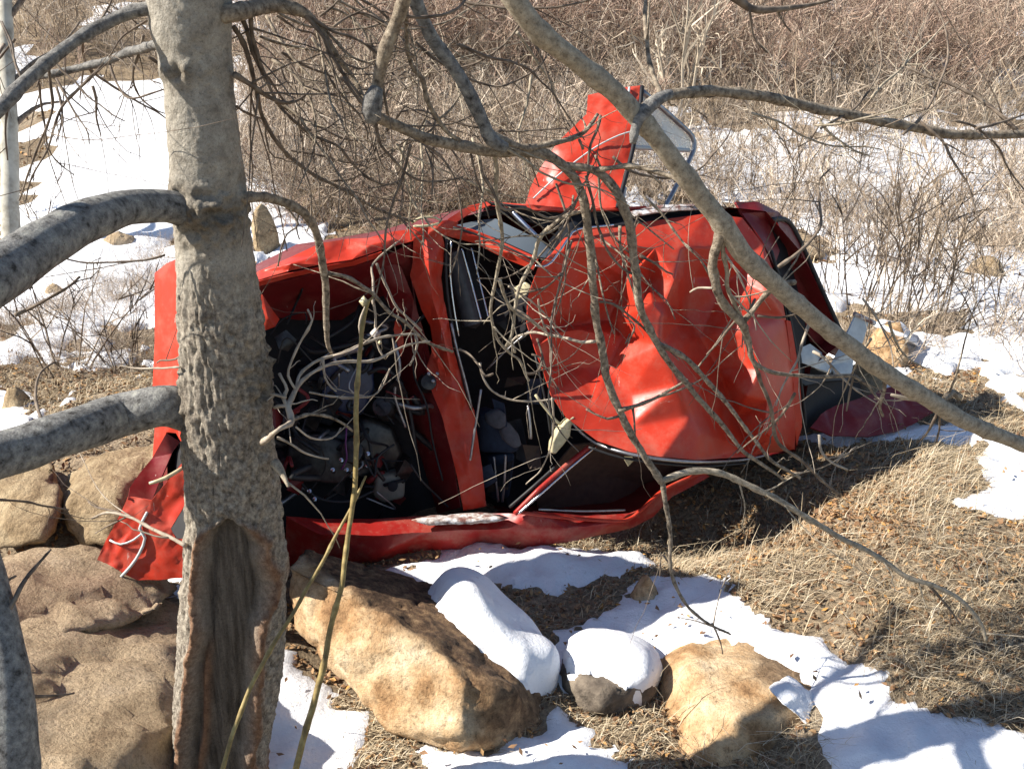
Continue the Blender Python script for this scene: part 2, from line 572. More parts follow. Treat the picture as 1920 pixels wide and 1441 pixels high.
# thin scattered remains on the far slope
far = sstep(15, 19, fy) * (fbm(P3 * 0.8 + 40, 4, 0.6) - 0.22)
T = np.maximum(T, np.where(far > 0, 0.05 * np.minimum(1, far * 6), -0.05))
T = T.reshape(GX.shape)
TZ = GZ + T + np.where(T > 0, (0.012 * fbm(P3 * 9 + 8, 3) + 0.006 * fbm(P3 * 22 + 4, 2)).reshape(GX.shape) * np.clip(T / 0.03, 0, 1), 0)
keep = np.max(np.stack([T[:-1, :-1], T[:-1, 1:], T[1:, 1:], T[1:, :-1]], 0), 0).ravel() > -0.004
used = np.unique(QF[keep])
remap = np.full(nx * ny, -1)
remap[used] = np.arange(len(used))
sv = np.stack([fx, fy, TZ.ravel()], 1)[used]
snow = put('snow', sv, remap[QF[keep]], M['snow'])
tag(snow, kind='structure')


def snow_here(x, y):
    i = np.clip(np.searchsorted(xs, x), 0, nx - 1)
    j = np.clip(np.searchsorted(ys, y), 0, ny - 1)
    return T[j, i] > 0.0


# ------------------------------------------------------------------ tubes, branches
def resample(pts, step):
    """Catmull-Rom through rows of pts (any number of columns)"""
    P = np.asarray(pts, dtype=np.float64)
    if len(P) < 2:
        return P
    Q = np.vstack([2 * P[0] - P[1], P, 2 * P[-1] - P[-2]])
    out = []
    for i in range(1, len(Q) - 2):
        seg = np.linalg.norm(Q[i + 1, :3] - Q[i, :3])
        n = max(1, int(round(seg / step)))
        for k in range(n):
            t = k / n
            out.append(0.5 * ((2 * Q[i]) + (-Q[i - 1] + Q[i + 1]) * t + (2 * Q[i - 1] - 5 * Q[i] + 4 * Q[i + 1] - Q[i + 2]) * t * t
                              + (-Q[i - 1] + 3 * Q[i] - 3 * Q[i + 1] + Q[i + 2]) * t ** 3))
    out.append(P[-1])
    return np.array(out)


def tube(pr, sides=8, bump=0.0, cap=True, seed=0.0, nodes=0.0):
    """pr: rows of x,y,z,radius"""
    pr = np.asarray(pr)
    p, r = pr[:, :3], np.maximum(pr[:, 3], 2e-4)
    n = len(p)
    tg = np.gradient(p, axis=0)
    tg /= np.linalg.norm(tg, axis=1)[:, None] + 1e-12
    ref = np.array([0.13, 0.3, 0.94]) if abs(tg[0, 2]) < 0.8 else np.array([0.95, 0.25, 0.1])
    u = np.zeros_like(p)
    a = ref - tg[0] * (ref @ tg[0])
    u[0] = a / np.linalg.norm(a)
    for i in range(1, n):
        a = u[i - 1] - tg[i] * (u[i - 1] @ tg[i])
        u[i] = a / (np.linalg.norm(a) + 1e-12)
    w = np.cross(tg, u)
    th = np.linspace(0, 2 * np.pi, sides, endpoint=False)
    dirs = np.cos(th)[None, :, None] * u[:, None, :] + np.sin(th)[None, :, None] * w[:, None, :]
    R = np.repeat(r[:, None], sides, 1)
    if nodes:
        L = np.concatenate([[0], np.cumsum(np.linalg.norm(np.diff(p, axis=0), axis=1))])
        per = nodes
        ph = (L + seed) / per
        fr = np.abs(ph - np.round(ph)) * per
        R *= (1 + (0.30 if r.mean() < 0.008 else 0.16) * np.exp(-(fr / (0.008 + 0.3 * r)) ** 2))[:, None]
    V = p[:, None, :] + dirs * R[:, :, None]
    if bump:
        nv = fbm(V.reshape(-1, 3) * (0.55 / max(1e-4, r.mean())) * 0.9 + seed, 3).reshape(n, sides)
        V = p[:, None, :] + dirs * (R * (1 + bump * nv))[:, :, None]
    V = V.reshape(-1, 3)
    q = np.arange(n * sides).reshape(n, sides)
    q2 = np.roll(q, -1, 1)
    Fq = np.stack([q[:-1].ravel(), q2[:-1].ravel(), q2[1:].ravel(), q[1:].ravel()], 1)
    if cap:
        c0, c1 = len(V), len(V) + 1
        V = np.vstack([V, p[0] - tg[0] * r[0] * 0.3, p[-1] + tg[-1] * r[-1] * 0.6])
        e0 = np.stack([np.full(sides, c0), q2[0], q[0], q[0]], 1)
        e1 = np.stack([np.full(sides, c1), q[-1], q2[-1], q2[-1]], 1)
        # triangles stored as their own quads would be degenerate: split the end quads instead
        return V, Fq, np.vstack([e0[:, :3], e1[:, :3]])
    return V, Fq, np.zeros((0, 3), int)


def mesh_mixed(name, V, Q, Tr, smooth=True):
    me = bpy.data.meshes.new(name)
    me.from_pydata(np.asarray(V).tolist(), [], np.asarray(Q).tolist() + np.asarray(Tr).tolist())
    if smooth:
        me.polygons.foreach_set('use_smooth', np.ones(len(me.polygons), dtype=bool))
    return me


def put_tube(name, rows, mat, parent=None, sides=8, bump=0.0, nodes=0.0, step=0.02, origin=None, jitter=0.0, shoots=0):
    rs = resample(rows, step)
    sd = random.random() * 50
    if jitter:
        j = np.stack([fbm(rs[:, :3] * 9 + sd + 31 * k, 2) for k in range(3)], 1)
        rs[:, :3] += j * jitter * np.minimum(1, np.arange(len(rs)) / 4.0)[:, None]
    V, Q, Tr = tube(rs, sides, bump, True, sd, nodes)
    if shoots:
        Vl, Ql, Tl, n0 = [V], [Q], [Tr], len(V)
        for k in range(shoots):
            i = random.randint(max(1, len(rs) // 6), max(1, len(rs) - 2))
            tg = rs[min(len(rs) - 1, i + 1), :3] - rs[i - 1, :3]
            tg /= np.linalg.norm(tg) + 1e-9
            dv = tg * random.uniform(.3, 1.0) + np.array([random.gauss(0, .6), random.gauss(0, .45), random.gauss(0, .6) - .05])
            dv /= np.linalg.norm(dv)
            cv = np.array([random.gauss(0, .25), random.gauss(0, .2), random.gauss(.05, .25)])
            L_ = random.uniform(.05, .26) if random.random() < .75 else random.uniform(.25, .45)
            r_ = min(rs[i, 3] * .55, .0030) * random.uniform(.7, 1.0)
            tt = np.linspace(0, 1, 8)
            pts_ = rs[i, :3] + np.outer(tt * L_, dv) + np.outer(tt * tt * L_, cv) + np.cumsum(np.array([[random.gauss(0, .006) for _ in range(3)] for _ in tt]), 0) * tt[:, None]
            v_, q_, t_ = tube(np.column_stack([pts_, r_ * (1 - .6 * tt)]), 5, 0, True, 0, .03)
            Vl.append(v_)
            Ql.append(q_ + n0)
            Tl.append(t_ + n0)
            n0 += len(v_)
        V, Q, Tr = np.vstack(Vl), np.vstack(Ql), np.vstack(Tl)
    off = root_loc(parent) if parent is not None else (Vector(origin) if origin is not None else Vector((0, 0, 0)))
    me = mesh_mixed(name, V - np.array(off), Q, Tr)
    o = link(name, me, mat, parent)
    if parent is None and origin is not None:
        o.location = origin
    return o


def pix_rows(pts):
    """(px, py, width_px, depth) -> x,y,z,radius ; depth may be left to interpolation"""
    out = []
    for px, py, w, d in pts:
        p = at(px, py, d)
        out.append((p.x, p.y, p.z, 0.5 * w / F * d))
    return out


def dline(pts, d0, d1, w0, w1):
    """add linear depth and width to bare pixel polylines"""
    L = [0]
    for a, b in zip(pts, pts[1:]):
        L.append(L[-1] + math.hypot(b[0] - a[0], b[1] - a[1]))
    t = [l / max(1e-6, L[-1]) for l in L]
    return [(p[0], p[1], w0 + (w1 - w0) * k, d0 + (d1 - d0) * k) for p, k in zip(pts, t)]


def branch(name, pts, mat, parent, sides=8, bump=0.12, nodes=0.0, jitter=0.004, step=0.02, shoots=0):
    return put_tube(name, pix_rows(pts), mat, parent, sides, bump, nodes, step, None, jitter, shoots)


# ------------------------------------------------------------------ boulders
def hull_bm(pts, sub=3, smooth=2, amp=0.03, freq=4.0, fine=0.006, seed=0.0):
    bm = bmesh.new()
    for p in pts:
        bm.verts.new(p)
    r = bmesh.ops.convex_hull(bm, input=bm.verts)
    dead = [g for g in set(r['geom_interior'] + r['geom_unused']) if isinstance(g, bmesh.types.BMVert) and g.is_valid]
    bmesh.ops.delete(bm, geom=dead, context='VERTS')
    bmesh.ops.triangulate(bm, faces=bm.faces[:])
    for k in range(sub):
        Lm = sum(e.calc_length() for e in bm.edges) / max(1, len(bm.edges))
        es = [e for e in bm.edges if e.calc_length() > 0.75 * Lm]
        bmesh.ops.subdivide_edges(bm, edges=es, cuts=1, use_grid_fill=True)
        bmesh.ops.triangulate(bm, faces=[f for f in bm.faces if len(f.verts) > 3])
        if k < smooth:
            bmesh.ops.smooth_vert(bm, verts=bm.verts, factor=0.35, use_axis_x=True, use_axis_y=True, use_axis_z=True)
    bm.normal_update()
    co = np.array([v.co[:] for v in bm.verts])
    no = np.array([v.normal[:] for v in bm.verts])
    P_ = np.array([tuple(p) for p in pts])
    for k in range(3):      # smoothing shrinks: bring the stone back to its measured size
        a0, a1, b0, b1 = P_[:, k].min(), P_[:, k].max(), co[:, k].min(), co[:, k].max()
        co[:, k] = (co[:, k] - 0.5 * (b0 + b1)) * (a1 - a0) / max(1e-6, b1 - b0) + 0.5 * (a0 + a1)
    # chipped relief: ridged noise and fine grain
    d = amp * fbm(co * freq + seed, 4) - amp * 0.8 * np.maximum(0, 1 - np.abs(fbm(co * freq * 0.8 + seed + 9, 2)) * 7) + fine * fbm(co * freq * 7 + seed, 3)
    co = co + no * d[:, None]
    for v, c in zip(bm.verts, co):
        v.co = c
    bm.normal_update()
    return bm


def boulder(name, pix, mat, label, cat='rock', group=None, dirt_shade=None, **kw):
    pts = [at(x, y, d) for x, y, d in pix]
    bm = hull_bm(pts, **kw)
    co = np.array([v.co[:] for v in bm.verts])
    o = (co.mean(0)[0], co.mean(0)[1], co.min(0)[2])
    fn = (lambda w: {'dirt_shade': dirt_shade(w)}) if dirt_shade else (lambda w: {'dirt_shade': np.zeros(len(w))})
    ob = put_bm(name, bm, mat, None, True, o, fn)
    return tag(ob, label, cat, group)


def to_pix(w):
    w = np.asarray(w) - np.array(CAM)
    dp = w[:, 1] * CP - w[:, 2] * SP
    up = w[:, 1] * SP + w[:, 2] * CP
    return 960 + F * w[:, 0] / dp, 720.5 - F * up / dp


BIG = [(532, 1066, 3.80), (560, 1046, 3.86), (640, 1068, 3.95), (720, 1092, 4.05), (840, 1112, 4.15), (1000, 1225, 4.0), (1040, 1285, 3.78), (1034, 1360, 3.62),
       (960, 1402, 3.50), (850, 1408, 3.44), (720, 1382, 3.50), (690, 1348, 3.55), (620, 1262, 3.68), (556, 1200, 3.78), (536, 1130, 3.82),
       (640, 1104, 3.72), (720, 1160, 3.60), (800, 1212, 3.52), (870, 1268, 3.45), (960, 1290, 3.50), (880, 1390, 3.38),
       (700, 1110, 4.55), (900, 1200, 4.5), (1000, 1300, 4.3)]


big_tip, big_r1, big_r2, big_end = (np.array(at(*q)) for q in ((560, 1050, 3.86), (720, 1160, 3.60), (870, 1268, 3.45), (1000, 1300, 3.6)))


def big_dirt(w):
    # soil lies on the upward back slope and the right end of the stone
    nrm = np.cross(big_r2 - big_tip, np.array(at(840, 1112, 4.15)) - big_tip)
    nrm /= np.linalg.norm(nrm)
    if nrm[2] < 0:
        nrm = -nrm
    h = (w - big_tip) @ nrm
    side = (w - big_r2)[:, 0] + 0.5 * (w - big_r2)[:, 2]
    n = fbm(w * 9, 4)
    behind = sstep(-0.035, 0.0, h + 0.012 * n) * sstep(-0.02, 0.05, (w[:, 1] - np.interp(w[:, 0], [big_tip[0], big_r1[0], big_r2[0], big_end[0]], [big_tip[1], big_r1[1], big_r2[1], big_end[1]])) + 0.02 * n)
    right = sstep(-0.03, 0.10, side + 0.07 * n)
    return np.clip(np.maximum(behind, right * 0.9), 0, 1)


boulder('boulder', BIG, M['tanrock'], 'large pointed tan boulder with dark soil on its back, just right of the thick trunk', dirt_shade=big_dirt, sub=5, smooth=1, amp=0.018, freq=5, fine=0.004)
boulder('boulder', [(1218, 1330, 3.80), (1245, 1250, 3.85), (1320, 1212, 3.95), (1420, 1204, 4.00), (1520, 1222, 3.95), (1572, 1262, 3.85), (1584, 1330, 3.75), (1592, 1420, 3.65), (1570, 1500, 3.55),
                    (1300, 1520, 3.45), (1240, 1430, 3.60), (1400, 1330, 3.47), (1480, 1330, 3.50), (1330, 1300, 3.55), (1400, 1240, 4.45), (1540, 1300, 4.35)],
        M['tanrock'], 'rounded tan orange boulder at the bottom edge with a snow smear on top',
        dirt_shade=lambda w: 0.75 * sstep(0.86, 1.05, w[:, 0] + 0.12 * fbm(w * 7, 3)), sub=4, smooth=3, amp=0.02, freq=4, fine=0.004)  # right side coloured darker: shade away from the sun put into the colour
boulder('boulder', [(1048, 1240, 3.95), (1066, 1212, 4.0), (1120, 1204, 4.05), (1190, 1216, 4.0), (1246, 1258, 3.88), (1244, 1300, 3.75), (1190, 1345, 3.66), (1165, 1350, 3.64), (1085, 1347, 3.64), (1054, 1305, 3.72), (1110, 1290, 3.60), (1190, 1290, 3.60), (1120, 1230, 4.4), (1220, 1260, 4.3)],
        M['greyrock'], 'small dark grey rock capped with snow between the two tan boulders', sub=4, smooth=2, amp=0.02, freq=9, fine=0.004)
boulder('boulder', [(-300, 1130, 3.5), (-60, 1090, 3.62), (60, 1104, 3.66), (200, 1096, 3.78), (300, 1104, 3.84), (350, 1130, 3.8), (396, 1220, 3.55), (390, 1420, 3.25), (330, 1600, 2.9), (-300, 1640, 2.3), (-300, 1400, 2.55), (60, 1500, 2.50),
                    (100, 1300, 2.98), (260, 1300, 3.12), (120, 1180, 3.34), (0, 1200, 3.2), (200, 1441, 2.72), (300, 1441, 2.95), (100, 1200, 4.4), (330, 1200, 4.3), (-150, 1200, 4.4)],
        M['browrock'], 'huge earthy brown boulder filling the lower left beside the thick trunk', sub=5, smooth=2, amp=0.028, freq=3.0, fine=0.009, dirt_shade=lambda w: 0.5 * sstep(0.1, 0.6, fbm(w * 3 + 4, 3)))
boulder('boulder', [(-80, 1130, 3.55), (-60, 1040, 3.72), (60, 1022, 3.82), (170, 1012, 3.92), (230, 1036, 3.95), (335, 1098, 3.88), (300, 1135, 3.66), (160, 1165, 3.42), (60, 1200, 3.25), (0, 1170, 3.3), (100, 1080, 4.4), (250, 1100, 4.4)],
        M['browrock'], 'reddish brown earth clod lying on the huge boulder under the bent front panel', dirt_shade=lambda w: np.clip(0.3 + 0.5 * fbm(w * 4, 3), 0, 1), sub=4, smooth=1, amp=0.03, freq=6, fine=0.006)
boulder('boulder', [(-60, 860, 5.0), (40, 846, 5.0), (108, 858, 4.9), (88, 905, 4.8), (100, 960, 4.7), (92, 1012, 4.55), (-60, 1030, 4.5), (20, 940, 4.62), (30, 900, 5.4)],
        M['clay'], 'pale clay block under the lower limb at the left edge', sub=4, smooth=2, amp=0.03, freq=6, fine=0.008)
boulder('boulder', [(128, 884, 4.95), (190, 846, 5.05), (290, 818, 5.15), (325, 850, 5.1), (310, 930, 4.85), (260, 980, 4.7), (210, 1020, 4.6), (140, 1016, 4.6), (132, 950, 4.7), (210, 900, 4.7), (240, 900, 5.6)],
        M['clay'], 'pale clay block between the dark gap and the bent front panel', sub=4, smooth=2, amp=0.03, freq=6, fine=0.008)


def rock_on_ground(px, py, w, h, mat, label, squash=1.0, group=None, seed=1.0, cat='rock'):
    """a stone whose foot is at (px,py) and which spans w x h pixels"""
    d = ground_depth(px, py)
    b = on_ground(px, py)
    rx, rz = 0.5 * w / F * d, h / F * d
    rs = random.Random(seed)
    pts = []
    for k in range(26):
        a = rs.uniform(0, 2 * math.pi)
        e = rs.uniform(-0.15, 1.0) * math.pi / 2
        q = rs.uniform(0.85, 1.0)
        pts.append((b.x + q * rx * math.cos(a) * math.cos(e), b.y + rx * squash * 0.9 + q * rx * squash * math.sin(a) * math.cos(e), b.z - 0.04 + q * (rz + 0.04) * math.sin(e)))
    bm = hull_bm([Vector(p) for p in pts], sub=3, smooth=1, amp=0.06 * rx, freq=1.6 / rx, fine=0.015 * rx, seed=seed)
    o = put_bm('boulder', bm, mat, None, True, (b.x, b.y + rx * 0.9, b.z), lambda w_: {'dirt_shade': np.zeros(len(w_))})
    return tag(o, label, cat, group)


rock_on_ground(1677, 692, 100, 84, M['tanrock'], 'rounded tan boulder with a snow cap beyond the boot end of the wreck', seed=3)
rock_on_ground(1625, 765, 110, 76, M['clay'], 'lumpy pale clay stone with snow just behind the dark red boot lid', seed=5)
rock_on_ground(588, 408, 62, 52, M['clay'], 'pale angular stone behind the curved branch right of the trunk', seed=8)
rock_on_ground(492, 478, 60, 92, M['clay'], 'tall brown stone close behind the trunk over the upper wing', seed=11)
rock_on_ground(1210, 1140, 66, 56, M['tanrock'], 'small orange stone by the snow below the crushed lower wing', seed=13)
rock_on_ground(1862, 532, 84, 44, M['clay'], 'low tan stone in the snow by the right edge', seed=15)
rock_on_ground(1500, 492, 130, 46, M['browrock'], 'low brown mound in snow behind the roof corner', seed=17)
boulder('boulder', [(858, 1150, 3.84), (862, 1125, 3.86), (882, 1112, 3.9), (900, 1124, 3.88), (902, 1142, 3.85), (880, 1152, 3.82), (880, 1130, 3.78), (882, 1130, 4.0)], M['greyrock'],
        'small olive grey stone lodged in the snow cap of the pointed boulder', sub=3, smooth=1, amp=0.004, freq=20, fine=0.002)

rock_on_ground(96, 560, 50, 26, M['browrock'], 'small brown stone in the snow below the upper limb, left of the gnarled shrub', seed=31)
rock_on_ground(214, 470, 70, 30, M['browrock'], 'low brown stone in the snow just above the upper limb beside the trunk', seed=33)
rock_on_ground(20, 770, 56, 40, M['clay'], 'small pale stone near the left edge above the lower limb', seed=35)
# snow caps lying on stones
def snow_cap(pix, **kw):
    bm = hull_bm([at(x, y, d) for x, y, d in pix], **kw)
    co = np.array([v.co[:] for v in bm.verts])
    o = put_bm('snow_cap', bm, M['snow'], None, True, tuple(co.mean(0)))
    return tag(o, kind='stuff')


def drape(stone, outline, thick, soft=16.0, seed=0.0):
    """snow lying on a stone: the stone's own surface inside the outline, raised"""
    me = stone.data
    n = len(me.vertices)
    co = np.zeros(n * 3)
    no = np.zeros(n * 3)
    me.vertices.foreach_get('co', co)
    me.vertices.foreach_get('normal', no)
    co = co.reshape(-1, 3) + np.array(stone.location)
    no = no.reshape(-1, 3)
    qx, qy = to_pix(co)
    sd = poly_sd(outline, qx, qy) + 6 * fbm(co * 9 + seed, 3) + 3 * fbm(co * 30 + seed, 2)
    t = np.where(sd > 0, thick * np.sqrt(1 - np.exp(-np.maximum(sd, 0) / soft)), -0.01)
    up = no * 0.25 + np.array([0.05, -0.15, 0.95])
    t = t * (1 + 0.12 * fbm(co * 7 + seed, 2))
    W = co + up * t[:, None]
    fc = np.array([p.vertices[:] for p in me.polygons if len(p.vertices) == 3])
    ed = np.vstack([fc[:, [0, 1]], fc[:, [1, 2]], fc[:, [2, 0]]])
    cnt = np.bincount(ed.ravel(), minlength=n)[:, None]
    for _ in range(14):      # wind and sun round the snow off
        acc = np.zeros_like(W)
        np.add.at(acc, ed[:, 0], W[ed[:, 1]])
        np.add.at(acc, ed[:, 1], W[ed[:, 0]])
        av = acc / np.maximum(cnt, 1)
        W = np.where((t > 0.02)[:, None], W * .4 + av * .6, W)
    W = W + 0.004 * fbm(W * 14 + seed, 3)[:, None] * np.array([0, 0, 1.0]) * (t > 0.02)[:, None]
    keepf = (sd[fc] > -2).any(1)
    fc = fc[keepf]
    us = np.unique(fc)
    rm = np.full(n, -1)
    rm[us] = np.arange(len(us))
    Wm = W[us]
    o = put('snow_cap', Wm, rm[fc], M['snow'], None, True, None, tuple(Wm.mean(0)))
    return tag(o, kind='stuff')


STONES = [o for o in bpy.data.objects if o.name.startswith('boulder')]
big_stone = next(o for o in STONES if 'pointed' in o['label'])
dark_stone = next(o for o in STONES if 'dark grey' in o['label'])
drape(big_stone, [(800, 1110), (850, 1080), (960, 1090), (1080, 1150), (1110, 1300), (1050, 1330), (1000, 1295), (945, 1250), (890, 1205), (835, 1160)], .16, 26)
drape(dark_stone, [(1030, 1200), (1120, 1160), (1200, 1170), (1290, 1240), (1270, 1300), (1215, 1330), (1190, 1318), (1160, 1280), (1105, 1268), (1040, 1280)], .07, 22, 5.0)
snow_cap([(1440, 1285, 3.53), (1476, 1256, 3.61), (1500, 1300, 3.49), (1530, 1300, 3.57), (1580, 1330, 3.67), (1584, 1385, 3.61), (1530, 1370, 3.49), (1480, 1320, 3.45), (1560, 1330, 3.85)], sub=4, smooth=2, amp=0.012, freq=9, fine=0.003)
_d = ground_depth(1677, 692)
snow_cap([(1634, 612, _d + .15), (1655, 598, _d + .2), (1690, 602, _d + .25), (1718, 630, _d + .2), (1727, 655, _d + .1), (1712, 640, _d), (1680, 615, _d + .02), (1650, 610, _d + .02), (1690, 620, _d + .55)], sub=3, smooth=2, amp=0.01, freq=6, fine=0.003)
# ------------------------------------------------------------------ the thick tree in front
TREE_Y = 2.4
TP = [(-760, 300, 396), (-400, 286, 412), (-150, 280, 424), (0, 277, 435), (60, 284, 436), (100, 296, 437), (135, 300, 441), (165, 308, 441), (220, 312, 444), (300, 318, 455), (380, 322, 463),
      (430, 327, 467), (500, 331, 478), (600, 338, 490), (700, 343, 500), (800, 347, 508), (900, 350, 519), (960, 352, 527), (1040, 348, 533), (1150, 338, 536), (1250, 333, 528),
      (1350, 330, 513), (1441, 334, 493), (1540, 324, 500), (1650, 306, 520), (1760, 280, 545)]
_tp = np.array(TP, dtype=float)
tree = empty('bare_tree', on_y(415, 1700, TREE_Y), 'thick grey barked tree with a long hollow wound, standing before the engine bay', 'tree')


def trunk_mesh():
    rows = np.concatenate([np.arange(-760, 0, 14.0), np.arange(0, 1460, 4.0), np.arange(1460, 1764, 10.0)])
    sides = 210
    th = np.linspace(0, 2 * np.pi, sides, endpoint=False)
    V = np.zeros((len(rows), sides, 3))
    rough = np.zeros((len(rows), sides))
    knot = np.zeros_like(rough)
    wound = np.zeros_like(rough)
    lip = np.zeros_like(rough)
    # hollow wound: centre line and half width down the trunk
    wy = [930, 955, 990, 1060, 1130, 1210, 1300, 1400, 1500, 1620]
    wc = [450, 450, 452, 456, 452, 443, 432, 424, 420, 415]
    ww = [0, 34, 54, 62, 58, 56, 58, 60, 58, 52]
    for k, py in enumerate(rows):
        xl, xr = np.interp(py, _tp[:, 0], _tp[:, 1]), np.interp(py, _tp[:, 0], _tp[:, 2])
        c = on_y(0.5 * (xl + xr), py, TREE_Y)
        d = (c.y - CAM.y) * CP - (c.z - CAM.z) * SP
        R = 0.5 * (xr - xl) / F * d
        px = 0.5 * (xl + xr) + 0.5 * (xr - xl) * np.cos(th)          # picture column of each bark strip
        front = np.sin(th) < 0.35                                    # -Y side
        x = c.x + R * np.cos(th)
        y = c.y + R * np.sin(th)
        P = np.stack([x, y, np.full(sides, c.z)], 1)
        rg = 1.15 * float(sstep(440, 620, py))
        rg = max(rg, 0.0)
        base = fbm(P * np.array([62, 62, 24]), 3, 0.6)
        plates = np.abs(fbm(P * np.array([44, 44, 13.0]) + 7, 3, 0.6))
        d_ = 0.0016 * fbm(P * 60, 3) + 0.004 * fbm(P * 6, 2)
        rgm = np.clip(rg + 0.30 * fbm(P * 8 + 3, 3) * (0.2 + rg), 0, 1)
        d_ = d_ + rgm * (0.0045 * base + 0.0135 * np.minimum(plates * 1.6, 0.6) - 0.004)
        # lumpy scars: knots at the branch collars
        for (kx, ky, sx, sy, am) in ((352, 132, 52, 16, 0.008), (410, 395, 95, 44, 0.012), (350, 345, 50, 14, 0.006), (500, 705, 30, 60, 0.010), (345, 770, 30, 70, 0.010)):
            g = np.exp(-(((px - kx) / sx) ** 2 + ((py - ky) / sy) ** 2)) * front
            knot[k] = np.maximum(knot[k], g)
            d_ = d_ + g * am * (0.6 + 1.6 * fbm(P * 45 + ky, 3))
        cw, hw = np.interp(py, wy, wc), np.interp(py, wy, ww)
        if hw > 1:
            edge = (hw * (1 + 0.12 * fbm(np.stack([np.full(sides, 0.3), np.sign(px - cw), np.full(sides, py / 60.0)], 1), 2)) - np.abs(px - cw)) / 14.0
            f = (sstep(-0.2, 0.9, edge)) * front
            l = np.exp(-((edge + 0.35) / 0.55) ** 2) * front * min(1, hw / 40)
            grain = fbm(P * np.array([60, 60, 2.2]), 3)
            d_ = d_ * (1 - f) - f * (0.040 - 0.006 * grain) + l * 0.018
            # inner flute on the left of the hollow
            fl = np.exp(-((px - (cw - hw * 0.62 + 6 * np.sin(py / 40.0))) / 9.0) ** 2) * sstep(1130, 1210, py) * front
            d_ = d_ + fl * 0.02
            l = np.maximum(l, fl)
            wound[k] = f
            lip[k] = np.clip(l * 0.9, 0, 1)
        rough[k] = rgm * (1 - wound[k])
        RR = R + d_ - 0.003
        V[k, :, 0] = c.x + RR * np.cos(th)
        V[k, :, 1] = c.y + RR * np.sin(th)
        V[k, :, 2] = c.z
    q = np.arange(len(rows) * sides).reshape(len(rows), sides)
    q2 = np.roll(q, -1, 1)
    Fq = np.stack([q[:-1].ravel(), q[1:].ravel(), q2[1:].ravel(), q2[:-1].ravel()], 1)
    at_ = {'rough': rough.ravel(), 'knot': (knot * 0.8).ravel(), 'wound': wound.ravel(), 'lip': lip.ravel()}
    return V.reshape(-1, 3), Fq, at_


_V, _F, _A = trunk_mesh()
put('trunk', _V, _F, M['trunk'], tree, True, _A)

# ------------------------------------------------------------------ the wreck
YAW, LEAN = math.radians(22), math.radians(12)
P0 = Vector((-1.45, 3.42, 0.0))
DROP = [0.20]      # bonnet and wings lie lower on the car than its roof
NRM = Vector((math.sin(YAW) * math.cos(LEAN), -math.cos(YAW) * math.cos(LEAN), math.sin(LEAN)))   # out of the roof, to the viewer
BACK = -NRM


def C(px, py, h=0.0):
    """point of the sight line lying h metres out of the plane of the car's roof and bonnet"""
    r = ray(px, py)
    h -= DROP[0] * (1 - float(sstep(870, 1010, px)))
    t = (P0 + NRM * h - CAM).dot(NRM) / r.dot(NRM)
    return CAM + r * t


car = empty('wrecked_car', tuple(on_ground(900, 1010)), 'crushed red car lying on its side with caved in roof and open engine bay', 'car')


def panel(name, outline, mat, parent=None, inner=(), creases=(), thick=0.006, sub=2, smooth=1, noise=0.004, nfreq=7.0, label=None, flat=False):
    """crumpled sheet: outline and inner points are (px, py, h); creases join inner/outline point numbers"""
    pts = list(outline) + list(inner)
    n = len(outline)
    v2 = [Vector((p[0], -p[1])) for p in pts]
    edges = [(i, (i + 1) % n) for i in range(n)] + [tuple(c) for c in creases]
    ov, oe, of, oiv, _, _ = delaunay_2d_cdt(v2, edges, [], 1, 1e-4)
    bm = bmesh.new()
    bv = []
    for v, src in zip(ov, oiv):
        if src:
            h = pts[src[0]][2]
        else:
            wts = [(1.0 / (1e-3 + (v - a).length), p[2]) for a, p in zip(v2, pts)]
            wts.sort(reverse=True)
            wts = wts[:3]
            h = sum(a * b for a, b in wts) / sum(a for a, _ in wts)
        bv.append(bm.verts.new(C(v.x, -v.y, h)))
    for f in of:
        try:
            bm.faces.new([bv[i] for i in f])
        except ValueError:
            pass
    bmesh.ops.triangulate(bm, faces=bm.faces[:])
    for k in range(sub):
        bmesh.ops.subdivide_edges(bm, edges=bm.edges[:], cuts=1, use_grid_fill=True)
        if k >= sub - smooth:
            inn = [v for v in bm.verts if not v.is_boundary]
            bmesh.ops.smooth_vert(bm, verts=inn, factor=0.4, use_axis_x=True, use_axis_y=True, use_axis_z=True)
    if noise:
        co = np.array([v.co[:] for v in bm.verts])
        d = noise * fbm(co * nfreq, 3) + 0.25 * noise * fbm(co * nfreq * 5, 2)
        for v, k in zip(bm.verts, d):
            v.co += NRM * float(k)
    bm.normal_update()
    for f in bm.faces:
        if f.normal.dot(NRM) < -0.2:
            f.normal_flip()
    bmesh.ops.recalc_face_normals(bm, faces=bm.faces[:])
    sgn = sum(f.normal.dot(NRM) * f.calc_area() for f in bm.faces)
    if sgn < 0:
        bmesh.ops.reverse_faces(bm, faces=bm.faces[:])
    bm.normal_update()
    if thick:
        # give the sheet its thickness: a back skin joined by a rim
        vs = bm.verts[:]
        back = {}
        for v in vs:
            back[v] = bm.verts.new(v.co - v.normal * thick)
        fs = bm.faces[:]
        bd = [e for e in bm.edges if e.is_boundary]
        for f in fs:
            bm.faces.new([back[v] for v in reversed(f.verts)])
        for e in bd:
            a, b_ = e.verts
            lf = e.link_faces[0]
            for lp in lf.loops:
                if lp.edge == e:
                    a, b_ = lp.vert, lp.link_loop_next.vert
            bm.faces.new([b_, a, back[a], back[b_]])
    bm.normal_update()
    o = put_bm(name, bm, mat, parent or car, not flat)
    me = o.data
    if not flat:
        try:
            me.set_sharp_from_angle(angle=math.radians(32))
        except Exception:
            pass
    if label:
        o['label'] = label
    return o


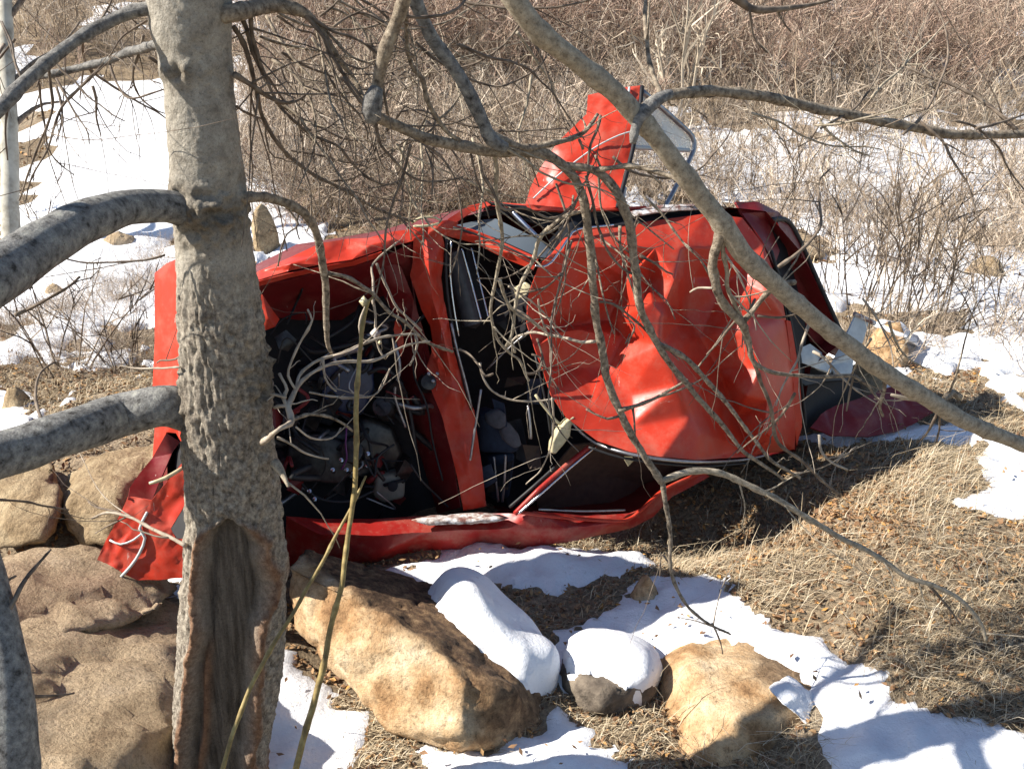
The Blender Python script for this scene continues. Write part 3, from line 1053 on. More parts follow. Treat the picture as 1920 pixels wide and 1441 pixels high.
def rod(name, pts, r, mat, parent=None, sides=8, step=0.03, label=None):
    """bar or cable along (px, py, h) points; r metres"""
    rows = []
    for k, (x, y, h) in enumerate(pts):
        p = C(x, y, h)
        rows.append((p.x, p.y, p.z, r[k] if isinstance(r, (list, tuple)) else r))
    o = put_tube(name, rows, mat, parent or car, sides, 0, 0, step)
    if label:
        o['label'] = label
    return o


def straight(pts):
    """repeat corner points so that bars keep their corners"""
    out = []
    for a, b in zip(pts, pts[1:]):
        out += [a, tuple(a[i] + (b[i] - a[i]) * 0.08 for i in range(3)), tuple(a[i] + (b[i] - a[i]) * 0.92 for i in range(3))]
    return out + [pts[-1]]


# ---- roof: every fold of the caved-in sheet
RO = [(1010, 498, -.02), (1030, 480, -.03), (1050, 455, -.03), (1068, 436, -.05), (1150, 424, -.08), (1240, 412, -.09), (1325, 400, -.09), (1392, 408, -.08), (1432, 460, -.05), (1462, 540, -.01), (1474, 600, .02),
      (1486, 700, .03), (1492, 790, .02), (1490, 842, .0), (1408, 855, .02), (1310, 862, .24), (1240, 856, .25), (1180, 846, .20), (1120, 826, .13), (1062, 782, .06), (1034, 742, .0), (1018, 694, -.03), (1002, 650, -.06), (988, 606, -.07), (990, 556, -.06)]
RI = [(1082, 463, .01), (1160, 463, .015), (1230, 464, .02), (1277, 465, .025), (1340, 464, .01), (1400, 478, -.01),          # 25-30 fold line under the top strip
      (1040, 612, -.11), (1090, 608, -.12), (1140, 600, -.11), (1158, 560, -.09), (1160, 530, -.06),                         # 31-35 deep hollow left
      (1050, 622, -.05), (1085, 617, -.04), (1115, 624, -.03), (1134, 622, -.04),                                            # 36-39 small lip
      (1016, 688, -.06), (1060, 688, -.09), (1104, 690, -.07),                                                                # 40-42 hollow below the lip
      (1168, 517, -.02), (1178, 524, .05), (1200, 580, .12), (1239, 646, .15), (1272, 719, .165), (1294, 780, .16), (1311, 812, .165),   # 43-49 first ridge
      (1216, 526, -.02), (1247, 566, .06), (1264, 524, .08),                                                                 # 50-52 tall bright flake
      (1286, 592, -.05), (1312, 632, -.03), (1345, 688, -.01), (1380, 782, -.01), (1404, 840, .0),                           # 53-57 valley
      (1344, 560, -.02), (1372, 568, .04), (1402, 620, .14), (1426, 690, .16), (1440, 750, .155), (1446, 820, .13),         # 58-63 second ridge
      (1372, 522, -.03), (1394, 500, -.01), (1436, 512, .08), (1441, 552, .11), (1404, 584, .07),                           # 64-68 right bulge
      (1335, 520, -.05), (1300, 520, -.03),                                                                                   # 69-70
      (1110, 770, .04), (1180, 740, .03), (1140, 690, -.04), (1168, 630, -.04), (1185, 800, .09),                            # 71-75
      (1400, 742, .16), (1422, 762, .11), (1434, 806, .17), (1404, 796, .08), (1222, 566, .11), (1243, 592, .13)]           # 76-81
o_ = len(RO)
ID = lambda *k: [(a, b) for a, b in zip(k, k[1:])]
RC = ID(25, 26, 27, 28, 29, 30) + ID(31, 32, 33, 34, 35, 43) + ID(36, 37, 38, 39) + ID(40, 41, 42) + ID(43, 44, 45, 46, 47, 48, 49) + ID(28, 52, 51) + ID(50, 51) + ID(53, 54, 55, 56, 57) \
    + ID(53, 58, 59) + ID(59, 60, 61, 62, 63) + ID(65, 66, 67, 68) + ID(68, 59, 64, 65) + ID(38, 42)
RI = [(x, y, h * 1.35) for x, y, h in RI]
panel('roof', RO, M['red'], None, RI, RC, 0.004, 4, 2, 0.003, 7)

# ---- body shell: the sides, floor and ends behind the open front, seen through the holes
SH = [(484, 520), (600, 462), (690, 448), (780, 432), (845, 412), (940, 388), (1060, 396), (1200, 392), (1330, 384), (1436, 396), (1500, 470), (1545, 560), (1580, 640), (1520, 690), (1505, 780), (1492, 846), (1320, 872), (1230, 940),
      (1180, 962), (960, 985), (830, 1030), (700, 1064), (540, 1066), (352, 1072), (318, 1040), (312, 830), (318, 520)]


def shell():
    bm = bmesh.new()
    fr = [bm.verts.new(C(x, y, -.10)) for x, y in SH]
    md = [bm.verts.new(C(x, y, -.10) + BACK * .62) for x, y in SH]
    bk = [bm.verts.new(C(x, y, -.10) * .94 + C(1000, 700, -.1) * .06 + BACK * 1.08) for x, y in SH]
    n = len(SH)
    for a, b_ in ((fr, md), (md, bk)):
        for i in range(n):
            j = (i + 1) % n
            bm.faces.new([a[i], a[j], b_[j], b_[i]])
    bm.faces.new(bk)
    bmesh.ops.triangulate(bm, faces=[f for f in bm.faces if len(f.verts) > 4])
    bmesh.ops.recalc_face_normals(bm, faces=bm.faces[:])
    return bm


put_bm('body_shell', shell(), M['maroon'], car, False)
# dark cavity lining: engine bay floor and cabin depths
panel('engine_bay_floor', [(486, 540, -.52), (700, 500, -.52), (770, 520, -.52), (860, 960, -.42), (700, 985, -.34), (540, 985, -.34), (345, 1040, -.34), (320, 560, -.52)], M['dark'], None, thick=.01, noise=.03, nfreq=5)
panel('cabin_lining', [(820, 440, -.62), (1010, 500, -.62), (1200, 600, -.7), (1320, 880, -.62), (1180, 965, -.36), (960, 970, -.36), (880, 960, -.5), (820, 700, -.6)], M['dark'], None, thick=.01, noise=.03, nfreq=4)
panel('door_lining', [(1075, 835, -.16), (1120, 832, -.12), (1240, 862, -.12), (1320, 868, -.14), (1290, 884, -.30), (1230, 915, -.34), (1180, 952, -.30), (1010, 952, -.34), (1000, 920, -.3)], M['lining'], None, [(1140, 890, -.34)], thick=.01, noise=.015)

# ---- upper front wing: crumpled strip with a rolled edge
panel('front_wing', [(470, 520, -.10), (486, 508, -.08), (545, 482, -.06), (600, 456, -.07), (648, 448, -.10), (690, 446, -.07), (738, 434, -.06), (780, 428, -.05), (800, 440, -.04), (772, 452, .0), (716, 468, .02), (660, 486, .01), (600, 496, .03), (540, 508, .02), (486, 524, .01), (470, 530, 0)],
      M['red'], None, [(545, 494, .03), (600, 478, -.01), (650, 468, -.05), (690, 460, .01), (740, 448, .0)], [(16, 17), (17, 18), (18, 19), (19, 20)], .005, 3, 1, .008, 10)
panel('wing_flange', [(470, 534, .0), (486, 527, .012), (540, 513, .02), (600, 501, .03), (660, 490, .01), (716, 472, .02), (722, 478, .0), (664, 498, -.02), (602, 508, .0), (542, 521, -.01), (488, 536, -.01)], M['red'], None, thick=.004, noise=.003)
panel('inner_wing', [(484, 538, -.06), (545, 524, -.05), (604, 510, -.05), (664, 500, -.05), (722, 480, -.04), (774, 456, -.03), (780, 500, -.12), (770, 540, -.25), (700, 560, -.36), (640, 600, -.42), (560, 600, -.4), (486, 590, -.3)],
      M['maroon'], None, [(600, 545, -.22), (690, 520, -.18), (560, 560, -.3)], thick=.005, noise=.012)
panel('torn_bracket', [(478, 550, -.06), (492, 552, -.05), (510, 580, -.05), (524, 598, -.07), (516, 612, -.03), (496, 620, -.05), (480, 618, -.08)], M['red'], None, [(502, 594, -.01)], thick=.005, sub=2, noise=.008)
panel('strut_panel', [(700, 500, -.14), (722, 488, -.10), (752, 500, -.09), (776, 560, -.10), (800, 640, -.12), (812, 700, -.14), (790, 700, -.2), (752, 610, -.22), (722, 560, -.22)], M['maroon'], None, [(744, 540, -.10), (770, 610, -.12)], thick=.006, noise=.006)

# ---- scuttle between engine bay and windscreen
panel('scuttle_panel', [(776, 446, .0), (800, 440, .01), (828, 442, .0), (834, 460, -.02), (828, 520, -.03), (832, 560, -.03), (842, 610, -.02), (848, 650, -.02), (860, 690, -.03), (876, 740, -.03), (890, 770, -.04), (898, 840, -.05), (906, 900, -.04), (912, 948, -.04), (868, 956, -.03), (858, 900, -.03), (842, 830, -.04),
                       (828, 780, -.04), (808, 730, -.08), (800, 690, -.10), (812, 650, -.10), (806, 610, -.09), (790, 580, -.07), (772, 530, -.07), (768, 515, -.08), (774, 490, -.05)],
      M['red'], None, [(804, 500, .03), (810, 560, .02), (826, 610, .0), (838, 660, .01), (850, 720, .0), (866, 790, -.01), (876, 860, .0), (886, 920, .0)], [(26, 27), (27, 28), (28, 29), (29, 30), (30, 31), (31, 32), (32, 33)], .006, 3, 1, .010, 11)
rod('windscreen_seal', [(838, 446, .0), (836, 500, -.02), (840, 560, -.02), (850, 620, -.02), (866, 700, -.02), (884, 768, -.03)], .007, M['rubber'])
rod('windscreen_seal', [(846, 452, -.01), (844, 510, -.03), (850, 570, -.03), (860, 630, -.03)], .005, M['chrome'], label='bright windscreen trim strip')
rod('wiper_arm', [(846, 606, .0), (858, 660, .01), (874, 720, .01), (884, 762, .0)], .006, M['steel'])
rod('wiper_blade', [(902, 730, .03), (896, 770, .03), (888, 820, .03), (882, 862, .03)], .006, M['steel'])
panel('torn_strip', [(742, 600, -.02), (752, 612, -.02), (756, 640, -.02), (752, 668, -.03), (744, 640, -.05), (738, 618, -.05)], M['red'], None, thick=.004, sub=2, noise=.004)
panel('torn_strip', [(806, 640, .0), (818, 648, .02), (824, 664, .02), (832, 690, .02), (836, 705, .01), (824, 702, -.02), (812, 672, -.02)], M['red'], None, [(820, 676, .04)], thick=.004, sub=2, noise=.006)
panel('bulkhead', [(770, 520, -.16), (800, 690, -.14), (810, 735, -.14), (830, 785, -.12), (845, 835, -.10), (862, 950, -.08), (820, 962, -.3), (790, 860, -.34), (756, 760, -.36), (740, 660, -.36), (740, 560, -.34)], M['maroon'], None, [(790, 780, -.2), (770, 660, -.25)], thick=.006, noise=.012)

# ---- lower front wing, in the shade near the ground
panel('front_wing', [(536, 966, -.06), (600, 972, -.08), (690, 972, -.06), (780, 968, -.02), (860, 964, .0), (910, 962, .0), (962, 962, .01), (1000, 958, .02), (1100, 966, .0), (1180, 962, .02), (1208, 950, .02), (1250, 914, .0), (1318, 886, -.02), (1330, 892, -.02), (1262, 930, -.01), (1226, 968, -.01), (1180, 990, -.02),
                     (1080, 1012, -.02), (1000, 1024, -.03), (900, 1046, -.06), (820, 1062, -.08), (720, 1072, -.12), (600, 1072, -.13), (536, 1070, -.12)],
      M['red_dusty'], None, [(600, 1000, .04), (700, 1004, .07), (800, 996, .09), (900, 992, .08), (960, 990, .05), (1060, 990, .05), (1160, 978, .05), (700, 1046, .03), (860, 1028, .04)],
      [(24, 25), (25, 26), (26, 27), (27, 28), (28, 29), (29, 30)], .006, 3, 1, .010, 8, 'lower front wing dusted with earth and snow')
rod('wing_edge', [(976, 960, .04), (1060, 970, .04), (1150, 976, .05), (1180, 972, .05), (1206, 952, .05), (1244, 918, .03), (1300, 892, .0), (1326, 886, -.01)], .009, M['red'])
rod('sill_trim', [(1010, 954, .03), (1090, 958, .03), (1172, 956, .04)], .005, M['steel'])
bmS = hull_bm([C(770, 974, .09), C(840, 966, .07), C(930, 964, .06), C(956, 970, .09), C(900, 976, .10), C(820, 982, .105), C(790, 984, .105), C(860, 968, .03)], sub=3, smooth=2, amp=.01, freq=10, fine=.004)
put_bm('snow_crust', bmS, M['snow_grit'], car)

# ---- broken windscreen pillars and window frames
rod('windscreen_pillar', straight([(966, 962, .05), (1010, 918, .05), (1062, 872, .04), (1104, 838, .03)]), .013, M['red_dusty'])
rod('pillar_trim', straight([(972, 962, .06), (1016, 924, .06), (1070, 876, .05), (1118, 836, .04)]), .006, M['chrome'])
rod('pillar_trim', straight([(956, 950, .03), (1000, 912, .03), (1040, 876, .03)]), .008, M['rubber'])
rod('roof_gutter', [(1066, 784, .04), (1092, 812, .05), (1122, 832, .08), (1170, 848, .19), (1236, 860, .26), (1310, 866, .25), (1390, 862, .06), (1440, 852, .03)], .008, M['steel'])
rod('roof_gutter', [(1104, 838, .09), (1160, 856, .15), (1236, 868, .22), (1320, 874, .20), (1400, 868, .03)], .006, M['rubber'])
rod('roof_edge_seal', [(1004, 498, .0), (1018, 500, .01), (1034, 492, .01), (1050, 470, .0), (1068, 444, -.02), (1084, 430, -.03), (1150, 422, -.05)], .006, M['chrome'])
panel('windscreen_pillar', [(826, 430, .01), (850, 426, .02), (900, 444, .02), (960, 472, .01), (1004, 494, .0), (1000, 506, -.01), (950, 486, .0), (890, 456, .0), (836, 442, .0)], M['red'], None, [(880, 442, .04), (950, 474, .03)], thick=.008, sub=3, noise=.004)
panel('windscreen_pillar', [(848, 420, .0), (870, 426, .0), (930, 448, .0), (1010, 484, -.01), (1006, 492, -.01), (940, 462, .0), (880, 438, .0), (850, 428, 0)], M['red'], None, thick=.008, sub=2, noise=.004)
rod('pillar_trim', [(850, 426, .04), (900, 442, .04), (960, 468, .03), (1006, 490, .02)], .005, M['rubber'])
panel('side_window', [(856, 422, -.06), (900, 412, -.10), (930, 410, -.10), (1000, 444, -.08), (1046, 470, -.05), (1040, 484, -.03), (1010, 482, -.03), (930, 446, -.03)], M['darkglass'], None, thick=.006, sub=1, noise=.002)
rod('window_channel', straight([(962, 398, -.10), (986, 422, -.08), (1014, 450, -.05)]), .010, M['chrome'])
panel('door_frame', [(840, 410, -.02), (878, 386, -.06), (912, 378, -.08), (920, 384, -.08), (884, 398, -.05), (850, 420, -.01)], M['red'], None, thick=.010, sub=2, noise=.005)
panel('door_frame', [(1052, 466, -.03), (1040, 478, -.02), (1034, 470, -.04), (1030, 450, -.05), (1052, 426, -.06), (1076, 414, -.08), (1090, 420, -.08), (1070, 434, -.04)], M['rubber'], None, thick=.012, sub=2, noise=.005)
panel('side_door', [(912, 380, -.08), (980, 388, -.12), (1080, 398, -.14), (1200, 398, -.14), (1330, 384, -.14), (1338, 400, -.10), (1240, 412, -.09), (1160, 422, -.08), (1072, 432, -.07), (1020, 424, -.14), (960, 402, -.14), (900, 406, -.12)], M['black'], None,
      [(1000, 408, -.18), (1130, 412, -.16), (1260, 402, -.15)], thick=.010, sub=2, noise=.010)
panel('sill_strip', [(920, 378, -.10), (1000, 384, -.13), (1090, 392, -.15), (1210, 386, -.16), (1216, 392, -.16), (1090, 400, -.14), (1000, 393, -.12), (920, 386, -.09)], M['red'], None, thick=.008, sub=2, noise=.006)
panel('window_sill', [(1180, 396, -.10), (1240, 384, -.12), (1310, 382, -.12), (1312, 392, -.10), (1240, 396, -.08), (1190, 404, -.07)], M['snow_grit'], None, thick=.008, sub=2, noise=.006)
# bent wing crest with its rag of wire where wing, pillar and scuttle meet
rod('torn_wire', [(772, 418, .03), (790, 408, .05), (816, 408, .05), (828, 414, .05), (812, 422, .06), (790, 424, .06), (776, 424, .05)], .006, M['cream'])
panel('wing_crest', [(770, 426, .0), (800, 420, .03), (840, 412, .03), (860, 418, .02), (846, 434, .03), (826, 446, .02), (800, 442, .02), (778, 440, .01)], M['red'], None, [(816, 430, .05)], thick=.008, sub=3, noise=.012, nfreq=14)

# ---- cabin things visible through the windscreen hole
def cyl_between(name, a, b, r0, r1, mat, sides=20, squash=1.0):
    pa, pb = C(*a), C(*b)
    rows = [(pa.x, pa.y, pa.z, r0 * .85), (pa.x + (pb.x - pa.x) * .012, pa.y + (pb.y - pa.y) * .012, pa.z + (pb.z - pa.z) * .012, r0)]
    for t in (.25, .5, .75, .985):
        rows.append((*(pa.lerp(pb, t)), r0 + (r1 - r0) * t))
    rows.append((pb.x, pb.y, pb.z, r1 * .6))
    V, Q, Tr = tube(np.array(rows), sides)
    off = root_loc(car)
    me = mesh_mixed(name, V - np.array(off), Q, Tr)
    o = link(name, me, mat, car)
    me.set_sharp_from_angle(angle=math.radians(35))
    return o


cyl_between('dashboard_top', (852, 470, -.22), (890, 608, -.20), .056, .062, M['dashgrey'])
rod('dashboard_trim', straight([(866, 466, -.12), (884, 530, -.12), (902, 600, -.12)]), .007, M['chrome'])
rod('dashboard_trim', straight([(884, 464, -.14), (900, 530, -.14), (916, 596, -.14)]), .006, M['chrome'])
panel('dashboard', [(872, 466, -.16), (888, 462, -.16), (916, 600, -.16), (900, 606, -.15)], M['black'], None, thick=.03, sub=1, noise=.002)
panel('dashboard_pad', [(930, 540, -.26), (985, 560, -.24), (992, 610, -.24), (960, 630, -.28), (925, 600, -.3)], M['dashgrey'], None, thick=.03, sub=2, noise=.006)
rod('sun_visor_rod', [(916, 690, -.05), (944, 662, -.05), (968, 640, -.05), (992, 620, -.05)], .004, M['steel'])
panel('inner_trim', [(950, 530, -.20), (990, 545, -.16), (1000, 600, -.16), (985, 640, -.2), (950, 620, -.25)], M['black'], None, thick=.004, sub=1, noise=.002)


def soft_box(name, pts_front, depth, mat, rnd=.02, parent=None):
    bm = bmesh.new()
    a = [bm.verts.new(C(*p)) for p in pts_front]
    b_ = [bm.verts.new(C(*p) + BACK * depth) for p in pts_front]
    n_ = len(a)
    bm.faces.new(a)
    bm.faces.new(b_[::-1])
    for i in range(n_):
        j = (i + 1) % n_
        bm.faces.new([a[j], a[i], b_[i], b_[j]])
    bmesh.ops.recalc_face_normals(bm, faces=bm.faces[:])
    bmesh.ops.bevel(bm, geom=bm.edges[:], offset=rnd, segments=3, affect='EDGES', profile=.5)
    o = put_bm(name, bm, mat, parent or car, True)
    try:
        o.data.set_sharp_from_angle(angle=math.radians(40))
    except Exception:
        pass
    return o


soft_box('seat_cushion', [(900, 775, -.20), (935, 768, -.17), (980, 830, -.16), (972, 852, -.16), (900, 850, -.2)], .16, M['seat'], .025)
soft_box('headrest', [(914, 778, -.13), (936, 767, -.12), (950, 776, -.12), (950, 800, -.12), (934, 806, -.12), (918, 796, -.13)], .06, M['greycloth'], .012)
soft_box('headrest', [(940, 806, -.13), (954, 790, -.12), (974, 814, -.12), (980, 836, -.12), (966, 842, -.12), (948, 828, -.13)], .06, M['greycloth'], .012)
soft_box('seat_back', [(916, 858, -.20), (968, 848, -.18), (962, 900, -.2), (956, 935, -.22), (924, 940, -.24), (920, 890, -.22)], .14, M['seat'], .02)
rod('seat_frame', straight([(926, 856, -.15), (930, 900, -.16), (934, 940, -.18)]), .007, M['steel'])
rod('seat_frame', straight([(948, 852, -.14), (946, 900, -.15), (942, 940, -.17)]), .007, M['steel'])
rod('seat_belt', [(990, 760, -.04), (994, 790, -.03), (996, 822, -.03)], .006, M['steel'])
rod('loose_cable', [(1004, 668, -.02), (1016, 720, .0), (1026, 770, .0), (1032, 812, -.01)], .005, M['rubber'])
rod('handle_rod', [(1004, 740, .03), (1022, 764, .03), (1044, 790, .04), (1058, 800, .04)], .007, M['cream'])


def mirror():
    c = [(1034, 850, .05), (1036, 830, .06), (1048, 806, .07), (1064, 788, .07), (1078, 780, .07), (1080, 784, .06), (1072, 800, .06), (1070, 818, .06), (1056, 836, .055), (1042, 852, .05)]
    return soft_box('door_mirror', c, .05, M['cream'], .010)


mirror()
soft_box('torn_tag', [(1168, 856, .03), (1186, 856, .03), (1190, 862, .03), (1178, 874, .03)], .006, M['cream'], .001)
soft_box('bulb_housing', [(966, 540, -.02), (986, 528, -.01), (998, 536, -.01), (988, 552, -.01), (972, 562, -.02)], .03, M['cream'], .008)

# ---- engine bay contents
soft_box('coolant_tank', [(604, 688, -.22), (640, 668, -.20), (700, 672, -.2), (704, 730, -.2), (680, 780, -.22), (640, 775, -.22), (606, 745, -.22)], .14, M['blue'], .02)
soft_box('battery', [(560, 690, -.30), (604, 690, -.29), (606, 748, -.29), (640, 778, -.29), (620, 800, -.3), (560, 780, -.31)], .12, M['black'], .012)
soft_box('washer_bottle', [(706, 892, -.20), (752, 884, -.19), (762, 900, -.18), (760, 934, -.18), (720, 944, -.2), (700, 930, -.21)], .10, M['milky'], .02)
cyl_between('bottle_cap', (736, 912, -.15), (737, 910, -.20), .024, .024, M['black'])
soft_box('engine_block', [(560, 800, -.28), (640, 805, -.25), (690, 780, -.25), (740, 800, -.26), (760, 850, -.26), (740, 885, -.27), (660, 900, -.25), (580, 890, -.27)], .2, M['engine'], .03)
soft_box('cylinder_head', [(540, 820, -.24), (600, 812, -.20), (652, 830, -.18), (668, 880, -.18), (640, 910, -.18), (570, 905, -.2), (538, 870, -.23)], .12, M['engine'], .02)
cyl_between('air_filter', (718, 762, -.16), (724, 770, -.28), .050, .055, M['engine'])
cyl_between('horn', (718, 764, -.13), (722, 768, -.16), .040, .044, M['engine'])
cyl_between('alternator', (660, 846, -.10), (664, 850, -.22), .05, .055, M['engine'])
for k, (a, b_) in enumerate([((640, 862, -.1), (642, 864, -.14)), ((624, 880, -.1), (626, 884, -.14)), ((650, 880, -.09), (652, 884, -.13)), ((580, 920, -.09), (584, 924, -.13)), ((590, 935, -.09), (592, 938, -.13)), ((690, 850, -.1), (692, 853, -.14)), ((688, 872, -.1), (690, 875, -.14))]):
    cyl_between('bolt_head', a, b_, .010, .011, M['chrome'], 8)
HOSES = [[(560, 640, -.3), (590, 660, -.2), (640, 650, -.18), (690, 640, -.18), (740, 660, -.2)], [(690, 700, -.15), (720, 690, -.12), (752, 720, -.14), (770, 780, -.16), (780, 850, -.18)],
         [(546, 880, -.18), (590, 930, -.14), (650, 940, -.13), (700, 920, -.16)], [(740, 640, -.12), (750, 690, -.10), (740, 740, -.14), (760, 800, -.16)], [(660, 780, -.2), (690, 820, -.12), (700, 870, -.12), (720, 900, -.14)],
         [(770, 870, -.1), (790, 900, -.1), (820, 930, -.12), (840, 950, -.1)], [(560, 720, -.2), (540, 770, -.2), (560, 820, -.16), (600, 850, -.12)], [(780, 640, -.12), (776, 700, -.12), (800, 760, -.1), (812, 830, -.12), (830, 900, -.1)]]
for k, hpts in enumerate(HOSES):
    rod('engine_hose', hpts, [.012, .010, .007, .008, .009, .006, .010, .005][k], M['rubber'] if k != 3 else M['steel'], sides=8)
_er = random.Random(5)
for k in range(46):
    x0, y0 = _er.uniform(500, 790), _er.uniform(600, 950)
    if x0 > 700 + (y0 - 600) * .35:
        continue
    h0 = _er.uniform(-.30, -.10)
    pts_ = [(x0, y0, h0)]
    for q_ in range(_er.randint(2, 4)):
        pts_.append((pts_[-1][0] + _er.uniform(-55, 55), pts_[-1][1] + _er.uniform(-50, 50), max(-.36, min(-.06, h0 + _er.uniform(-.07, .07)))))
    rod('engine_hose', pts_, _er.choice([.004, .006, .009, .012, .016]), _er.choice([M['rubber'], M['rubber'], M['engine'], M['black'], M['steel'], M['maroon']]), sides=7)
for k in range(26):
    x0, y0, h0, q_ = _er.uniform(510, 760), _er.uniform(620, 940), _er.uniform(-.34, -.14), _er.uniform(8, 26)
    panel('bracket', [(x0 + q_ * math.cos(a_) * _er.uniform(.6, 1.3), y0 - q_ * math.sin(a_) * _er.uniform(.6, 1.3), h0 + _er.uniform(-.05, .05)) for a_ in (0.2, 1.4, 2.5, 3.7, 5.0)],
          _er.choice([M['engine'], M['engine'], M['black'], M['maroon'], M['black']]), None, thick=.006, sub=1, noise=.006)
for k in range(12):
    x0, y0, h0 = _er.uniform(905, 1000), _er.uniform(560, 940), _er.uniform(-.3, -.1)
    panel('torn_lining', [(x0 + _er.uniform(-30, 0), y0 + _er.uniform(-30, 0), h0), (x0 + _er.uniform(5, 36), y0 + _er.uniform(-30, -5), h0 + _er.uniform(-.04, .04)), (x0 + _er.uniform(5, 30), y0 + _er.uniform(5, 40), h0 + .02), (x0 - _er.uniform(0, 25), y0 + _er.uniform(5, 30), h0 - .02)],
          _er.choice([M['dashgrey'], M['black'], M['lining'], M['seat']]), None, thick=.006, sub=2, noise=.012)
rod('purple_cable', [(650, 800, -.1), (648, 830, -.08), (650, 860, -.08), (640, 880, -.1)], .004, plain('purple_cable', (.12, .02, .12), .4))
cyl_between('strut_mount', (804, 716, -.07), (802, 718, -.14), .036, .05, M['engine'])
for k in range(3):
    cyl_between('bolt_head', (804 + 8 * k, 700 + 14 * (k % 2), -.02), (806 + 8 * k, 702 + 14 * (k % 2), -.06), .008, .008, M['steel'], 8)
cyl_between('junction_disc', (722, 640, -.05), (724, 640, -.08), .014, .014, M['black'], 14)

# ---- bent front panel and bumper at the left end
DROP[0] = 0.0
panel('bonnet', [(290, 512, -.06), (312, 494, .02), (334, 484, .10), (470, 470, .56), (484, 700, .60), (470, 840, .60), (352, 850, .16), (330, 812, .10), (312, 810, .06), (306, 830, .04), (286, 858, .0), (290, 800, .0), (286, 726, -.03), (290, 640, -.04)],
      M['red'], None, [(302, 520, .0), (302, 650, .02), (300, 760, .03), (345, 650, .16), (345, 780, .16)], [(14, 15), (15, 16)], .008, 3, 1, .004, 6)  # near edge carried forward unseen behind the trunk to shade the engine bay
panel('front_lip', [(312, 812, .06), (286, 858, .02), (262, 886, .12), (244, 912, .22), (240, 934, .28), (282, 944, .28), (300, 900, .16), (322, 850, .06), (338, 828, .05)], M['maroon'], None, [(280, 890, .12)], thick=.006, sub=2, noise=.006)
panel('bumper_corner', [(182, 1048, 0.220), (200, 1010, 0.239), (222, 970, 0.257), (240, 930, 0.264), (268, 934, 0.298), (284, 938, 0.315), (316, 900, 0.342), (346, 862, 0.360), (362, 880, 0.374), (356, 930, 0.367), (320, 990, 0.341), (330, 1010, 0.353), (356, 1014, 0.373), (356, 1082, 0.367), (300, 1086, 0.316), (258, 1088, 0.289), (236, 1078, 0.274), (212, 1062, 0.254)],
      M['red'], None, [(250, 990, 0.282), (268, 1012, 0.295), (262, 1040, 0.291), (252, 1062, 0.285), (230, 1020, 0.273), (300, 960, 0.316), (290, 1040, 0.307), (218, 1018, 0.255), (276, 990, 0.308)], [(4, 26), (26, 19), (19, 20), (20, 21)], .006, 3, 1, .010, 12, 'torn red bumper corner with scraped white edges')
rod('scraped_edge', [(226, 1082, 0.268), (246, 1060, 0.285), (262, 1036, 0.300), (272, 1008, 0.309), (262, 990, 0.304), (276, 960, 0.317)], .006, M['whiteplastic'])
rod('scraped_edge', [(206, 1012, 0.249), (226, 1020, 0.275), (250, 1012, 0.293), (266, 1000, 0.305)], .004, M['whiteplastic'])
panel('radiator_sun_blocker', [(338, 836, -.30), (400, 836, .36), (480, 840, .60), (490, 1060, .58), (400, 1072, .34), (330, 1070, .0), (300, 1050, -.30), (306, 1000, -.32), (322, 930, -.34), (330, 850, -.34)], M['dark'], None, thick=.01, noise=.01)  # unseen forward reach added behind the trunk to keep sun off the wing
rod('broken_stake', [(280, 906, .40), (310, 896, .40), (344, 876, .38)], [.006, .008, .007], M['cream'])

DROP[0] = 0.20
# ---- raised door standing up behind the roof edge
panel('raised_door', [(984, 386, -.40), (996, 350, -.40), (1012, 318, -.42), (1030, 290, -.42), (1046, 266, -.42), (1076, 236, -.42), (1100, 214, -.42), (1104, 178, -.46), (1130, 172, -.44), (1152, 166, -.42), (1204, 160, -.36), (1200, 186, -.33), (1194, 230, -.29), (1182, 290, -.24), (1170, 330, -.20), (1158, 388, -.14), (1100, 396, -.24), (1040, 390, -.32)],
      M['red'], None, [(1060, 300, -.34), (1120, 230, -.36), (1130, 280, -.28), (1090, 330, -.29), (1150, 200, -.38), (1180, 200, -.30), (1040, 350, -.33), (1130, 350, -.21), (1174, 172, -.36)], [(18, 21), (21, 24), (19, 20), (20, 25)], .012, 3, 1, .012, 8)
rod('door_edge', [(1204, 162, -.35), (1198, 220, -.29), (1184, 290, -.23), (1168, 350, -.17), (1158, 388, -.13)], .011, M['black'])
rod('scraped_edge', [(1000, 372, -.375), (1036, 338, -.33), (1080, 302, -.305), (1120, 274, -.285), (1160, 254, -.265), (1186, 246, -.25)], .004, M['whiteplastic'])
rod('scraped_edge', [(1180, 164, -.355), (1178, 184, -.325), (1180, 206, -.295)], .006, M['whiteplastic'])
WF = [(1206, 172, -.36), (1240, 202, -.38), (1276, 234, -.40), (1298, 256, -.41), (1301, 280, -.41), (1284, 318, -.38), (1256, 372, -.32), (1232, 412, -.20)]
rod('window_frame', WF, .013, M['steel'])
rod('window_frame', straight([(1186, 276, -.32), (1240, 279, -.37), (1292, 282, -.41)]), .011, M['whiteplastic'])
panel('window_pane', [(1202, 176, -.37), (1240, 206, -.39), (1294, 258, -.42), (1296, 278, -.42), (1240, 278, -.38), (1188, 274, -.33), (1196, 220, -.35)], M['glass'], None, thick=.005, sub=1, noise=.0)
rod('window_frame', [(1172, 352, -.24), (1168, 372, -.22), (1164, 392, -.20)], .010, M['whiteplastic'])

